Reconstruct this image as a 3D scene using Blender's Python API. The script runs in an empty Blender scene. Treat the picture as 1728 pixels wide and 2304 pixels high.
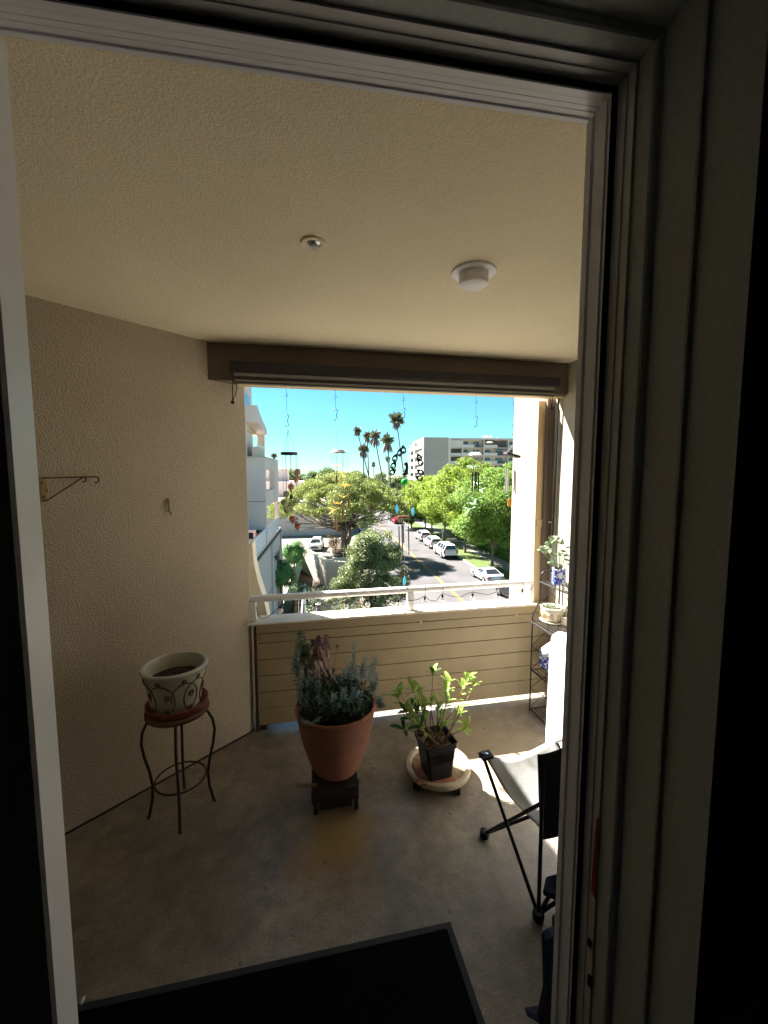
import bpy, bmesh, math, random
import numpy as np
from mathutils import Vector, Matrix, Quaternion

S = bpy.context.scene
COL = S.collection
rnd = random.Random(7)
R = math.radians

# ------------------------------------------------------------------ camera
EYE = 1.70                       # eye height above the balcony floor
FPX, PITCH, YAW = 949.0, R(5.186), R(78.17)      # focal length in px of a 1728 px wide frame
cam_d = bpy.data.cameras.new('camera')
cam = bpy.data.objects.new('camera', cam_d)
COL.objects.link(cam)
cam_d.sensor_fit = 'HORIZONTAL'
cam_d.sensor_width = 36.0
cam_d.lens = 36.0 * FPX / 1728.0
cam_d.clip_start = 0.02
cam_d.clip_end = 9000
cam.location = (0, 0, EYE)
FW = Vector((math.cos(PITCH) * math.cos(YAW), math.cos(PITCH) * math.sin(YAW), -math.sin(PITCH)))
cam.rotation_euler = FW.to_track_quat('-Z', 'Y').to_euler()
S.camera = cam

# ------------------------------------------------------------------ light
SUN = Vector((-0.95, 1.0, 1.6)).normalized()     # towards the sun
EL = math.asin(SUN.z)
AZ = math.atan2(SUN.x, SUN.y)
world = bpy.data.worlds.new('World')
S.world = world
world.use_nodes = True
wn = world.node_tree.nodes
wl = world.node_tree.links
bg = wn['Background']
sky = wn.new('ShaderNodeTexSky')
sky.sky_type = 'NISHITA'
sky.sun_disc = False
sky.sun_elevation = EL
sky.sun_rotation = AZ
sky.altitude = 0
sky.air_density = 0.9
sky.dust_density = 0.0
sky.ozone_density = 6.0
tint = wn.new('ShaderNodeMix'); tint.data_type = 'RGBA'; tint.blend_type = 'MULTIPLY'   # one even tint over the whole sky
tint.inputs[0].default_value = 1.0
tint.inputs[7].default_value = (0.34, 0.575, 0.52, 1)
wl.new(sky.outputs[0], tint.inputs[6])
wl.new(tint.outputs[2], bg.inputs[0])
bg.inputs[1].default_value = 0.05
sun_d = bpy.data.lights.new('sun', 'SUN')
sun_d.energy = 5.0
sun_d.angle = R(0.53)
sun_d.color = (1.0, 0.94, 0.85)
sun = bpy.data.objects.new('sun', sun_d)
COL.objects.link(sun)
sun.rotation_euler = SUN.to_track_quat('Z', 'Y').to_euler()
sun.location = (-30, 30, 60)

S.view_settings.view_transform = 'Standard'
S.view_settings.look = 'None'
S.view_settings.exposure = 2.9
S.view_settings.gamma = 1.0
S.view_settings.use_curve_mapping = False
S.render.engine = 'CYCLES'
S.cycles.max_bounces = 14
S.cycles.diffuse_bounces = 9
S.cycles.glossy_bounces = 4
S.cycles.transmission_bounces = 8
S.cycles.transparent_max_bounces = 12
S.cycles.use_denoising = True
S.cycles.sample_clamp_indirect = 8.0

# ------------------------------------------------------------------ layout helpers: where the things stand, measured along sight lines
RT = Vector((math.sin(YAW), -math.cos(YAW), 0))
UP = RT.cross(FW)
EYEP = Vector((0, 0, EYE))
def sight(x, y): return FW + RT * ((x - 864) / FPX) - UP * ((y - 1152) / FPX)
def at_z(x, y, z):
    d = sight(x, y); return EYEP + d * ((z - EYE) / d.z)
def at_y(x, y, Y):
    d = sight(x, y); return EYEP + d * (Y / d.y)
def at_x(x, y, X):
    d = sight(x, y); return EYEP + d * (X / d.x)
def at_pl(x, y, p, n):
    d = sight(x, y); return EYEP + d * ((Vector(p) - EYEP).dot(n) / d.dot(n))
def V(*a): return Vector(a)

# ------------------------------------------------------------------ materials
def mat(name, col, rough=0.7, var=0.12, scale=8.0, bump=0.0, bscale=60.0, bdist=0.01, metal=0.0, trans=0.0, spec=0.5, island=0.0, detail=4.0, transm=0.0, ior=1.45, alpha=1.0, fine=0.0):
    m = bpy.data.materials.new(name)
    m.use_nodes = True
    nt = m.node_tree
    n, l = nt.nodes, nt.links
    b = n['Principled BSDF']
    b.inputs['Roughness'].default_value = rough
    b.inputs['Metallic'].default_value = metal
    b.inputs['Specular IOR Level'].default_value = spec
    b.inputs['IOR'].default_value = ior
    b.inputs['Transmission Weight'].default_value = transm
    b.inputs['Alpha'].default_value = alpha
    tc = n.new('ShaderNodeTexCoord')
    nz = n.new('ShaderNodeTexNoise')
    nz.inputs['Scale'].default_value = scale
    nz.inputs['Detail'].default_value = detail
    l.new(tc.outputs['Object'], nz.inputs['Vector'])
    ramp = n.new('ShaderNodeValToRGB')
    ramp.color_ramp.elements[0].position = 0.3
    ramp.color_ramp.elements[1].position = 0.7
    ramp.color_ramp.elements[0].color = tuple(c * (1 - var) for c in col) + (1,)
    ramp.color_ramp.elements[1].color = tuple(min(1, c * (1 + var)) for c in col) + (1,)
    l.new(nz.outputs['Fac'], ramp.inputs['Fac'])
    out = ramp.outputs['Color']
    if fine:
        nf = n.new('ShaderNodeTexNoise')
        nf.inputs['Scale'].default_value = bscale
        nf.inputs['Detail'].default_value = 3
        l.new(tc.outputs['Object'], nf.inputs['Vector'])
        mr = n.new('ShaderNodeMapRange')
        mr.inputs['From Min'].default_value = 0.3
        mr.inputs['From Max'].default_value = 0.7
        mr.inputs['To Min'].default_value = 1 - fine
        mr.inputs['To Max'].default_value = 1 + fine
        l.new(nf.outputs['Fac'], mr.inputs['Value'])
        mx = n.new('ShaderNodeVectorMath')
        mx.operation = 'SCALE'
        l.new(out, mx.inputs[0])
        l.new(mr.outputs[0], mx.inputs['Scale'])
        out = mx.outputs[0]
    if island:
        g = n.new('ShaderNodeNewGeometry')
        hsv = n.new('ShaderNodeHueSaturation')
        mr = n.new('ShaderNodeMapRange')
        mr.inputs['To Min'].default_value = 1 - island
        mr.inputs['To Max'].default_value = 1 + island
        l.new(g.outputs['Random Per Island'], mr.inputs['Value'])
        l.new(mr.outputs[0], hsv.inputs['Value'])
        mr2 = n.new('ShaderNodeMapRange')
        mr2.inputs['To Min'].default_value = 0.5 - island * 0.05
        mr2.inputs['To Max'].default_value = 0.5 + island * 0.05
        l.new(g.outputs['Random Per Island'], mr2.inputs['Value'])
        l.new(mr2.outputs[0], hsv.inputs['Hue'])
        l.new(out, hsv.inputs['Color'])
        out = hsv.outputs['Color']
    l.new(out, b.inputs['Base Color'])
    if bump:
        nb = n.new('ShaderNodeTexNoise')
        nb.inputs['Scale'].default_value = bscale
        nb.inputs['Detail'].default_value = 3
        l.new(tc.outputs['Object'], nb.inputs['Vector'])
        bp = n.new('ShaderNodeBump')
        bp.inputs['Strength'].default_value = bump
        bp.inputs['Distance'].default_value = bdist
        l.new(nb.outputs['Fac'], bp.inputs['Height'])
        l.new(bp.outputs[0], b.inputs['Normal'])
    if trans:
        t = n.new('ShaderNodeBsdfTranslucent')
        mixs = n.new('ShaderNodeMixShader')
        mixs.inputs[0].default_value = trans
        l.new(out, t.inputs['Color'])
        l.new(b.outputs[0], mixs.inputs[1])
        l.new(t.outputs[0], mixs.inputs[2])
        l.new(mixs.outputs[0], n['Material Output'].inputs['Surface'])
    return m

def stucco(name, col, scale=75.0, strength=0.5):
    return mat(name, col, rough=0.9, var=0.11, scale=1.3, detail=6, bump=strength, bscale=scale, bdist=0.012, spec=0.2, fine=0.10)

MT = {}
MT['stucco_wall'] = stucco('stucco_wall', (0.51, 0.445, 0.35), 130, 0.65)
MT['stucco_right'] = stucco('stucco_right', (0.38, 0.335, 0.265), 90, 0.2)
MT['ceiling_paint'] = mat('ceiling_paint', (0.82, 0.73, 0.545), 0.9, 0.05, 1.5, 0.5, 170, 0.006, spec=0.2, fine=0.06)
MT['beam_paint'] = mat('beam_paint', (0.15, 0.115, 0.09), 0.7, 0.08, 3, 0.2, 40, 0.004)
MT['board_paint'] = mat('board_paint', (0.36, 0.29, 0.175), 0.6, 0.08, 5, 0.15, 30, 0.003)
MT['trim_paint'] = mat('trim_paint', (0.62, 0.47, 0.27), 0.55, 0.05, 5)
MT['cap_paint'] = mat('cap_paint', (0.66, 0.59, 0.47), 0.6, 0.07, 9, 0.1, 50, 0.002, fine=0.04)
MT['white_paint'] = mat('white_paint', (0.84, 0.84, 0.85), 0.45, 0.05, 9)
MT['vinyl'] = mat('vinyl', (0.85, 0.86, 0.90), 0.35, 0.03, 6)
MT['vinyl_grey'] = mat('vinyl_grey', (0.62, 0.62, 0.62), 0.45, 0.05, 6)
MT['pile'] = mat('pile', (0.012, 0.012, 0.012), 0.95)
MT['room_paint'] = mat('room_paint', (0.47, 0.50, 0.50), 0.85, 0.05, 3, 0.2, 120, 0.003, fine=0.08)
MT['room_dark'] = mat('room_dark', (0.10, 0.085, 0.08), 0.9, 0.1, 3)
MT['carpet'] = mat('carpet', (0.06, 0.05, 0.045), 0.95, 0.2, 60)
MT['black_metal'] = mat('black_metal', (0.018, 0.016, 0.015), 0.4, 0.2, 40, metal=0.2)
MT['black_plastic'] = mat('black_plastic', (0.014, 0.014, 0.015), 0.45, 0.2, 20)
MT['rust_metal'] = mat('rust_metal', (0.055, 0.032, 0.022), 0.65, 0.4, 60, 0.3, 120, 0.002)
MT['brass_dark'] = mat('brass_dark', (0.10, 0.065, 0.03), 0.5, 0.2, 30, metal=0.4)
MT['blind_fabric'] = mat('blind_fabric', (0.36, 0.35, 0.33), 0.7, 0.1, 120, 0.3, 300, 0.001)
MT['blind_box'] = mat('blind_box', (0.028, 0.025, 0.030), 0.55, 0.1, 8)
MT['blind_dark'] = mat('blind_dark', (0.06, 0.056, 0.054), 0.7, 0.1, 120)
MT['alu'] = mat('alu', (0.55, 0.56, 0.58), 0.3, 0.05, 20, metal=0.9)
MT['terracotta'] = mat('terracotta', (0.42, 0.185, 0.12), 0.8, 0.28, 3.2, 0.1, 50, 0.002, fine=0.08)
MT['saucer_clay'] = mat('saucer_clay', (0.28, 0.085, 0.05), 0.7, 0.25, 12)
MT['glaze'] = mat('glaze', (0.50, 0.49, 0.40), 0.35, 0.10, 14, 0.2, 30, 0.003)
MT['glaze_dark'] = mat('glaze_dark', (0.14, 0.09, 0.045), 0.5, 0.2, 20)
MT['soil'] = mat('soil', (0.045, 0.028, 0.018), 0.95, 0.5, 40, 0.9, 50, 0.02)
MT['bark_chips'] = mat('bark_chips', (0.34, 0.19, 0.10), 0.9, 0.3, 30, island=0.5)
MT['wood_dark'] = mat('wood_dark', (0.035, 0.028, 0.024), 0.6, 0.3, 12)
MT['wood_shim'] = mat('wood_shim', (0.24, 0.19, 0.13), 0.8, 0.2, 30)
MT['brick_tile'] = mat('brick_tile', (0.30, 0.13, 0.075), 0.8, 0.25, 18, 0.2, 60, 0.002)
MT['caddy_plastic'] = mat('caddy_plastic', (0.44, 0.37, 0.25), 0.6, 0.18, 14, 0.1, 40, 0.002)
MT['brown_dirt'] = mat('brown_dirt', (0.30, 0.22, 0.14), 0.9, 0.45, 9, fine=0.3, bscale=40)
MT['rust_wood'] = mat('rust_wood', (0.17, 0.085, 0.05), 0.8, 0.35, 14, 0.3, 60, 0.003)
MT['seat_cloth'] = mat('seat_cloth', (0.52, 0.53, 0.52), 0.8, 0.06, 30, 0.25, 18, 0.01, trans=0.5)
MT['black_cloth'] = mat('black_cloth', (0.012, 0.013, 0.016), 0.75, 0.2, 30, 0.3, 20, 0.01)
MT['navy_cloth'] = mat('navy_cloth', (0.018, 0.022, 0.06), 0.75, 0.2, 30, 0.3, 20, 0.01)
MT['white_sheet'] = mat('white_sheet', (0.78, 0.78, 0.80), 0.6, 0.03, 9, 0.35, 9, 0.02)
MT['cream_glaze'] = mat('cream_glaze', (0.62, 0.57, 0.46), 0.45, 0.08, 14, 0.2, 30, 0.003)
MT['tan_glaze'] = mat('tan_glaze', (0.40, 0.29, 0.14), 0.5, 0.15, 20)
MT['mat_black'] = mat('mat_black', (0.0035, 0.003, 0.005), 0.97, 0.4, 90, 1.0, 160, 0.008, spec=0.08)
MT['mat_rubber'] = mat('mat_rubber', (0.024, 0.026, 0.036), 0.75, 0.15, 30)
MT['yellow_plastic'] = mat('yellow_plastic', (0.75, 0.52, 0.02), 0.4, 0.05, 10)
MT['red_label'] = mat('red_label', (0.35, 0.012, 0.015), 0.5, 0.1, 10)
MT['glass_bulb'] = mat('glass_bulb', (0.92, 0.92, 0.92), 0.12, 0.0, 5, transm=0.55, ior=1.15, alpha=0.85)
MT['jade_leaf'] = mat('jade_leaf', (0.28, 0.36, 0.23), 0.4, 0.15, 30, trans=0.1, island=0.15)
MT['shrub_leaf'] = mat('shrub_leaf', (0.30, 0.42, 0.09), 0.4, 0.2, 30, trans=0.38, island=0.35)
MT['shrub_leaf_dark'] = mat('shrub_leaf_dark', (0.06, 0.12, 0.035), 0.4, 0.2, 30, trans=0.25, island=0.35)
MT['stem_wood'] = mat('stem_wood', (0.16, 0.12, 0.05), 0.8, 0.2, 40)
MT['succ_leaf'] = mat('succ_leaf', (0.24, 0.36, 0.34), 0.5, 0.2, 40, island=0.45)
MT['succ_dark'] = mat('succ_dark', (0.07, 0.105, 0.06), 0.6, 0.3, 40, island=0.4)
MT['rosette'] = mat('rosette', (0.42, 0.27, 0.27), 0.5, 0.3, 40, island=0.4)
MT['rosette_green'] = mat('rosette_green', (0.34, 0.37, 0.24), 0.5, 0.3, 40, island=0.3)
MT['pale_stick'] = mat('pale_stick', (0.45, 0.38, 0.30), 0.7)

# the concrete balcony floor: blotches, scuffs and one yellowish stain
def concrete_floor():
    m = mat('balcony_concrete', (0.225, 0.195, 0.157), 0.36, 0.32, 1.2, 0.10, 45, 0.003, spec=0.5, fine=0.07, detail=7)
    nt = m.node_tree; n, l = nt.nodes, nt.links
    b = n['Principled BSDF']
    src = b.inputs['Base Color'].links[0].from_socket
    tc = n.new('ShaderNodeTexCoord')
    def stain(prev, loc, rad, col, amount):
        mp = n.new('ShaderNodeVectorMath'); mp.operation = 'SUBTRACT'
        mp.inputs[1].default_value = loc
        l.new(tc.outputs['Object'], mp.inputs[0])
        nz = n.new('ShaderNodeTexNoise'); nz.inputs['Scale'].default_value = 5
        l.new(tc.outputs['Object'], nz.inputs['Vector'])
        ln = n.new('ShaderNodeVectorMath'); ln.operation = 'LENGTH'
        l.new(mp.outputs[0], ln.inputs[0])
        ad = n.new('ShaderNodeMath'); ad.operation = 'MULTIPLY_ADD'
        l.new(nz.outputs['Fac'], ad.inputs[0]); ad.inputs[1].default_value = 0.4
        l.new(ln.outputs['Value'], ad.inputs[2])
        mr = n.new('ShaderNodeMapRange')
        mr.inputs['From Min'].default_value = rad * 0.45 + 0.2
        mr.inputs['From Max'].default_value = rad + 0.2
        mr.inputs['To Min'].default_value = amount; mr.inputs['To Max'].default_value = 0
        l.new(ad.outputs[0], mr.inputs['Value'])
        mx = n.new('ShaderNodeMix'); mx.data_type = 'RGBA'
        l.new(mr.outputs[0], mx.inputs[0]); l.new(prev, mx.inputs[6]); mx.inputs[7].default_value = col + (1,)
        return mx.outputs[2]
    def mottle(prev, scale, lo, hi, dist=0.0, det=8):
        nz = n.new('ShaderNodeTexNoise'); nz.inputs['Scale'].default_value = scale; nz.inputs['Detail'].default_value = det; nz.inputs['Distortion'].default_value = dist
        l.new(tc.outputs['Object'], nz.inputs['Vector'])
        mr = n.new('ShaderNodeMapRange'); mr.inputs['From Min'].default_value = 0.36; mr.inputs['From Max'].default_value = 0.64
        mr.inputs['To Min'].default_value = lo; mr.inputs['To Max'].default_value = hi
        l.new(nz.outputs['Fac'], mr.inputs['Value'])
        sc = n.new('ShaderNodeVectorMath'); sc.operation = 'SCALE'
        l.new(prev, sc.inputs[0]); l.new(mr.outputs[0], sc.inputs['Scale'])
        return sc.outputs[0]
    src = mottle(mottle(mottle(src, 4.5, 0.84, 1.16, 0.8), 16, 0.87, 1.13), 130, 0.82, 1.18, 0, 3)
    o = stain(src, (0.16, 1.83, 0), 0.24, (0.25, 0.17, 0.055), 0.7)
    o = stain(o, (-0.2, 2.72, 0), 0.12, (0.08, 0.07, 0.06), 0.7)
    o = stain(o, (1.15, 2.35, 0), 0.42, (0.40, 0.31, 0.20), 0.55)
    sp = n.new('ShaderNodeTexVoronoi'); sp.inputs['Scale'].default_value = 9; sp.feature = 'F1'
    l.new(tc.outputs['Object'], sp.inputs['Vector'])
    mr = n.new('ShaderNodeMapRange'); mr.inputs['From Min'].default_value = 0.05; mr.inputs['From Max'].default_value = 0.11
    mr.inputs['To Min'].default_value = 0.65; mr.inputs['To Max'].default_value = 0
    l.new(sp.outputs['Distance'], mr.inputs['Value'])
    mx = n.new('ShaderNodeMix'); mx.data_type = 'RGBA'
    l.new(mr.outputs[0], mx.inputs[0]); l.new(o, mx.inputs[6]); mx.inputs[7].default_value = (0.10, 0.085, 0.075, 1)
    l.new(mx.outputs[2], b.inputs['Base Color'])
    return m
MT['balcony_concrete'] = concrete_floor()

def blue_white(name):
    m = mat(name, (0.7, 0.72, 0.76), 0.25, 0.05, 10)
    nt = m.node_tree; n, l = nt.nodes, nt.links
    b = n['Principled BSDF']
    tc = n.new('ShaderNodeTexCoord')
    nz = n.new('ShaderNodeTexNoise'); nz.inputs['Scale'].default_value = 28; nz.inputs['Detail'].default_value = 3; nz.inputs['Distortion'].default_value = 1.6
    l.new(tc.outputs['Object'], nz.inputs['Vector'])
    rp = n.new('ShaderNodeValToRGB')
    rp.color_ramp.elements[0].position = 0.47; rp.color_ramp.elements[0].color = (0.03, 0.07, 0.42, 1)
    rp.color_ramp.elements[1].position = 0.56; rp.color_ramp.elements[1].color = (0.70, 0.73, 0.80, 1)
    l.new(nz.outputs['Fac'], rp.inputs['Fac'])
    l.new(rp.outputs['Color'], b.inputs['Base Color'])
    return m
MT['blue_white'] = blue_white('blue_white')

# ------------------------------------------------------------------ mesh builder
class MB:
    def __init__(s): s.v, s.f = [], []
    def add(s, vs, fs):
        o = len(s.v); s.v += [tuple(v) for v in vs]; s.f += [tuple(i + o for i in f) for f in fs]; return s
    def box(s, a, b, M=None):
        x0, y0, z0 = a; x1, y1, z1 = b
        vs = [V(x, y, z) for z in (z0, z1) for y in (y0, y1) for x in (x0, x1)]
        if M is not None: vs = [M @ v for v in vs]
        return s.add(vs, [(0, 2, 3, 1), (4, 5, 7, 6), (0, 1, 5, 4), (2, 6, 7, 3), (0, 4, 6, 2), (1, 3, 7, 5)])
    def cbox(s, c, d, M=None):
        return s.box((c[0] - d[0] / 2, c[1] - d[1] / 2, c[2] - d[2] / 2), (c[0] + d[0] / 2, c[1] + d[1] / 2, c[2] + d[2] / 2), M)
    def tube(s, pts, r, n=8, flat=1.0):
        pts = [Vector(p) for p in pts]
        k = len(pts)
        rs = r if isinstance(r, (list, tuple)) else [r] * k
        ref = None
        vs, fs = [], []
        for i, p in enumerate(pts):
            t = (pts[min(i + 1, k - 1)] - pts[max(i - 1, 0)])
            t = t.normalized() if t.length > 1e-9 else V(0, 0, 1)
            if ref is None:
                ref = V(0, 0, 1) if abs(t.z) < 0.9 else V(1, 0, 0)
            a = (ref - t * ref.dot(t))
            a = a.normalized() if a.length > 1e-6 else t.orthogonal().normalized()
            ref = a
            b = t.cross(a)
            for j in range(n):
                th = 2 * math.pi * j / n
                vs.append(p + a * (rs[i] * math.cos(th)) + b * (rs[i] * flat * math.sin(th)))
        for i in range(k - 1):
            for j in range(n):
                j2 = (j + 1) % n
                fs.append((i * n + j, i * n + j2, (i + 1) * n + j2, (i + 1) * n + j))
        fs.append(tuple(reversed(range(n))))
        fs.append(tuple((k - 1) * n + j for j in range(n)))
        return s.add(vs, fs)
    def lathe(s, prof, c=(0, 0, 0), n=32, M=None, sx=1.0, sy=1.0, cap0=False, cap1=False):
        c = Vector(c); k = len(prof); vs, fs = [], []
        for (r, z) in prof:
            for j in range(n):
                th = 2 * math.pi * j / n
                p = V(r * sx * math.cos(th), r * sy * math.sin(th), z)
                vs.append((M @ p if M is not None else p) + c)
        for i in range(k - 1):
            for j in range(n):
                j2 = (j + 1) % n
                fs.append((i * n + j, i * n + j2, (i + 1) * n + j2, (i + 1) * n + j))
        if cap0: fs.append(tuple(reversed(range(n))))
        if cap1: fs.append(tuple((k - 1) * n + j for j in range(n)))
        return s.add(vs, fs)
    def ball(s, c, r, n=10, m=6, sc=(1, 1, 1), M=None):
        prof = [(r * math.sin(math.pi * i / m), -r * math.cos(math.pi * i / m)) for i in range(m + 1)]
        prof[0] = (r * 0.02, -r); prof[-1] = (r * 0.02, r)
        T = Matrix.Diagonal((sc[0], sc[1], sc[2])).to_4x4()
        if M is not None: T = M @ T
        return s.lathe(prof, c, n, T, cap0=True, cap1=True)
    def ext(s, poly, vec):
        poly = [Vector(p) for p in poly]; vec = Vector(vec); k = len(poly)
        vs = poly + [p + vec for p in poly]
        fs = [tuple(reversed(range(k))), tuple(range(k, 2 * k))]
        fs += [(i, (i + 1) % k, (i + 1) % k + k, i + k) for i in range(k)]
        return s.add(vs, fs)
    def quad(s, a, b, c, d): return s.add([a, b, c, d], [(0, 1, 2, 3)])
    def strip(s, A, B, close=False):
        k = len(A); vs = list(A) + list(B)
        return s.add(vs, [(i, (i + 1) % k, (i + 1) % k + k, i + k) for i in range(k if close else k - 1)])
    def leaf(s, p, d, n, L, W, fold=0.15):
        p = Vector(p); d = Vector(d).normalized(); n = Vector(n)
        side = d.cross(n)
        side = side.normalized() if side.length > 1e-6 else d.orthogonal().normalized()
        nn = side.cross(d)
        m = p + d * L * 0.5
        return s.add([p, m - side * W / 2 + nn * W * fold, p + d * L, m + side * W / 2 + nn * W * fold, m], [(0, 4, 1), (1, 4, 2), (2, 4, 3), (3, 4, 0)])
    def build(s, name, m, parent=None, smooth=False, bevel=0, fix=True):
        me = bpy.data.meshes.new(name)
        off = V(0, 0, 0)
        q = parent
        while q is not None: off = off + q.location; q = q.parent
        me.from_pydata([(v[0] - off.x, v[1] - off.y, v[2] - off.z) for v in s.v], [], s.f)
        me.update()
        if fix:
            b = bmesh.new(); b.from_mesh(me)
            bmesh.ops.recalc_face_normals(b, faces=b.faces)
            b.to_mesh(me); b.free()
        me.materials.append(MT[m] if isinstance(m, str) else m)
        if smooth:
            me.polygons.foreach_set('use_smooth', [True] * len(me.polygons))
            try: me.set_sharp_from_angle(angle=R(50))
            except Exception: pass
        o = bpy.data.objects.new(name, me)
        COL.objects.link(o)
        if parent is not None: o.parent = parent
        if bevel:
            md = o.modifiers.new('bevel', 'BEVEL'); md.width = bevel; md.segments = 2; md.limit_method = 'ANGLE'
        return o

def tag(o, label=None, cat=None, group=None, kind=None):
    if label: o['label'] = label
    if cat: o['category'] = cat
    if group: o['group'] = group
    if kind: o['kind'] = kind
    return o
def thing(name, loc, label=None, cat=None, group=None):
    o = bpy.data.objects.new(name, None); COL.objects.link(o)
    o.location = loc; o.empty_display_size = 0.1
    return tag(o, label, cat, group)
def copy_tree(o, parent=None):
    c = o.copy(); COL.objects.link(c)
    if parent is not None: c.parent = parent
    for ch in list(o.children): copy_tree(ch, c)
    return c
def np_mesh(name, v, f, m, parent=None, k=4):
    """v (N,3) f (M,k)"""
    off = V(0, 0, 0); q = parent
    while q is not None: off = off + q.location; q = q.parent
    v = np.asarray(v, np.float32) - np.array(off, np.float32)
    f = np.asarray(f, np.int32)
    me = bpy.data.meshes.new(name)
    me.vertices.add(len(v)); me.vertices.foreach_set('co', v.ravel())
    me.loops.add(f.size); me.loops.foreach_set('vertex_index', f.ravel())
    me.polygons.add(len(f))
    me.polygons.foreach_set('loop_start', np.arange(0, f.size, k, dtype=np.int32))
    me.polygons.foreach_set('loop_total', np.full(len(f), k, np.int32))
    me.update(calc_edges=True); me.validate()
    me.materials.append(MT[m] if isinstance(m, str) else m)
    o = bpy.data.objects.new(name, me); COL.objects.link(o)
    if parent is not None: o.parent = parent
    return o
def kites(c, d, n, L, W):
    """leaf kites: centres (N,3), directions, normals, lengths, widths"""
    d = d / np.linalg.norm(d, axis=1, keepdims=True)
    s = np.cross(d, n); s /= np.maximum(np.linalg.norm(s, axis=1, keepdims=True), 1e-6)
    L = np.broadcast_to(L, (len(c),))[:, None]; W = np.broadcast_to(W, (len(c),))[:, None]
    v = np.stack([c - d * L / 2, c - s * W / 2, c + d * L / 2, c + s * W / 2], 1).reshape(-1, 3)
    f = np.arange(len(v)).reshape(-1, 4)
    return v, f
# ================================================================== THE BALCONY SHELL
CEIL = 2.45
XR = 1.84                        # right wall
YP = 2.77                        # inner face of the parapet
WN = V(-0.639, 0.769, 0)         # outward normal of the slanting left wall
WP = V(-0.30, 2.785, 0)

mb = MB().box((-3.2, 0.30, -0.22), (XR + 0.3, 3.0, 0.0))
tag(mb.build('balcony_floor', 'balcony_concrete'), 'stained brown concrete floor of the balcony', kind='structure')
mb = MB().box((-3.2, 0.30, CEIL), (XR + 0.3, 2.742, CEIL + 0.25))
tag(mb.build('balcony_ceiling', 'ceiling_paint'), 'tan textured ceiling of the balcony', kind='structure')

poly = [V(-3.05, 0.50, 0), V(-0.30, 2.785, 0), V(-0.305, 2.85, 0), V(-0.365, 3.36, 0), V(-0.60, 3.36, 0), V(-1.0, 2.9, 0), V(-3.4, 0.9, 0)]
lw = MB().ext(poly, (0, 0, CEIL)).build('stucco_wall', 'stucco_wall')
tag(lw, 'rough tan stucco wall running slantwise along the shaded side of the balcony, with the wire bracket', 'wall')
mb = MB().ext([V(-0.42, 3.0, 1.22), V(-0.30, 3.0, 1.22), V(-0.292, 3.0, 1.08), V(-0.268, 3.0, 0.95), V(-0.235, 3.0, 0.83), V(-0.21, 3.0, 0.70), V(-0.195, 3.0, 0.50), V(-0.19, 3.0, -0.6), V(-0.42, 3.0, -0.6)], (0, 0.22, 0))
mb.build('flared_foot', 'cap_paint', lw)

rw = MB().box((XR, 0.5, 0), (XR + 0.2, 3.36, CEIL)).build('stucco_wall', 'stucco_right')
tag(rw, 'sunlit pale stucco wall behind the plant rack, cut by a slanting shadow', 'wall')
MB().box((XR, 2.75, CEIL + 0.001), (XR + 0.2, 3.36, 6)).build('upper_wall', 'stucco_right', rw)
MB().box((XR, 3.001, -9.3), (XR + 0.2, 3.36, -0.001)).build('lower_wall', 'stucco_right', rw)
# pilaster with its blind track at the open end of that wall
px0 = 1.725
pl = MB().box((px0, 2.80, 0.746), (XR - 0.001, 2.885, 2.225)).build('corner_post', 'trim_paint', bevel=0.004)
tag(pl, 'tan painted timber post between the railing end and the pale wall', 'post')
MB().box((px0 + 0.055, 2.772, 0.747), (XR - 0.002, 2.799, 2.238)).build('side_strip', 'beam_paint', pl)
MB().box((px0 + 0.012, 2.79, 1.305), (px0 + 0.075, 2.7995, 1.365)).build('hold_down_plate', 'trim_paint', pl, bevel=0.003)
MB().tube([V(px0 + 0.09, 2.768, 1.345), V(px0 + 0.12, 2.768, 1.345)], 0.006, 6).build('plate_pin', 'white_paint', pl)

# header beam
bm_ = MB().ext([V(-0.62, 2.635, 2.238), V(XR - 0.001, 2.635, 2.238), V(XR - 0.001, 2.745, 2.238), V(-0.45, 2.745, 2.238)], (0, 0, CEIL - 2.238 - 0.001)).build('header_beam', 'beam_paint', bevel=0.004)
tag(bm_, 'brown painted beam under the ceiling above the open side of the balcony', 'beam')

MB().box((-0.32, 2.66, 2.226), (XR - 0.002, 2.7445, 2.2375)).build('lit_underside', 'trim_paint', bm_, bevel=0.002)  # added board, its pale colour carries the light on the beam's underside
# parapet: lapped boards, upper trim, cap
par = thing('parapet_wall', (0.75, YP + 0.05, 0.0), 'low tan parapet wall clad in horizontal boards with a flat cap', 'parapet')
xa, xb = -0.262, XR - 0.002
zs = [0.034, 0.150, 0.262, 0.374, 0.486, 0.598, 0.662, 0.732]
for i in range(7):
    z0, z1 = zs[i], zs[i + 1]
    MB().box((xa, YP + 0.001 * (i % 2), z0 + 0.0022), (xb, YP + 0.022, z1 - 0.0022)).build('board', 'board_paint', par, bevel=0.002)
MB().box((xa, YP + 0.023, 0.16), (xb, YP + 0.10, 0.715)).build('core', 'wood_dark', par)
MB().box((-0.325, YP - 0.044, 0.733), (XR - 0.003, YP + 0.125, 0.745)).build('cap', 'cap_paint', par, bevel=0.004)
MB().box((-0.283, YP - 0.012, 0.0), (-0.266, YP + 0.02, 0.712)).build('edge_strip', 'rust_metal', par)
MB().box((-0.262, YP + 0.005, 0.0005), (-0.215, YP + 0.06, 0.033)).build('foot_bracket', 'rust_metal', par)
for px in (0.84, 1.575):
    MB().box((px, YP - 0.0015, 0.652), (px + 0.012, YP + 0.012, 0.668)).build('clip', 'cap_paint', par)

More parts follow.
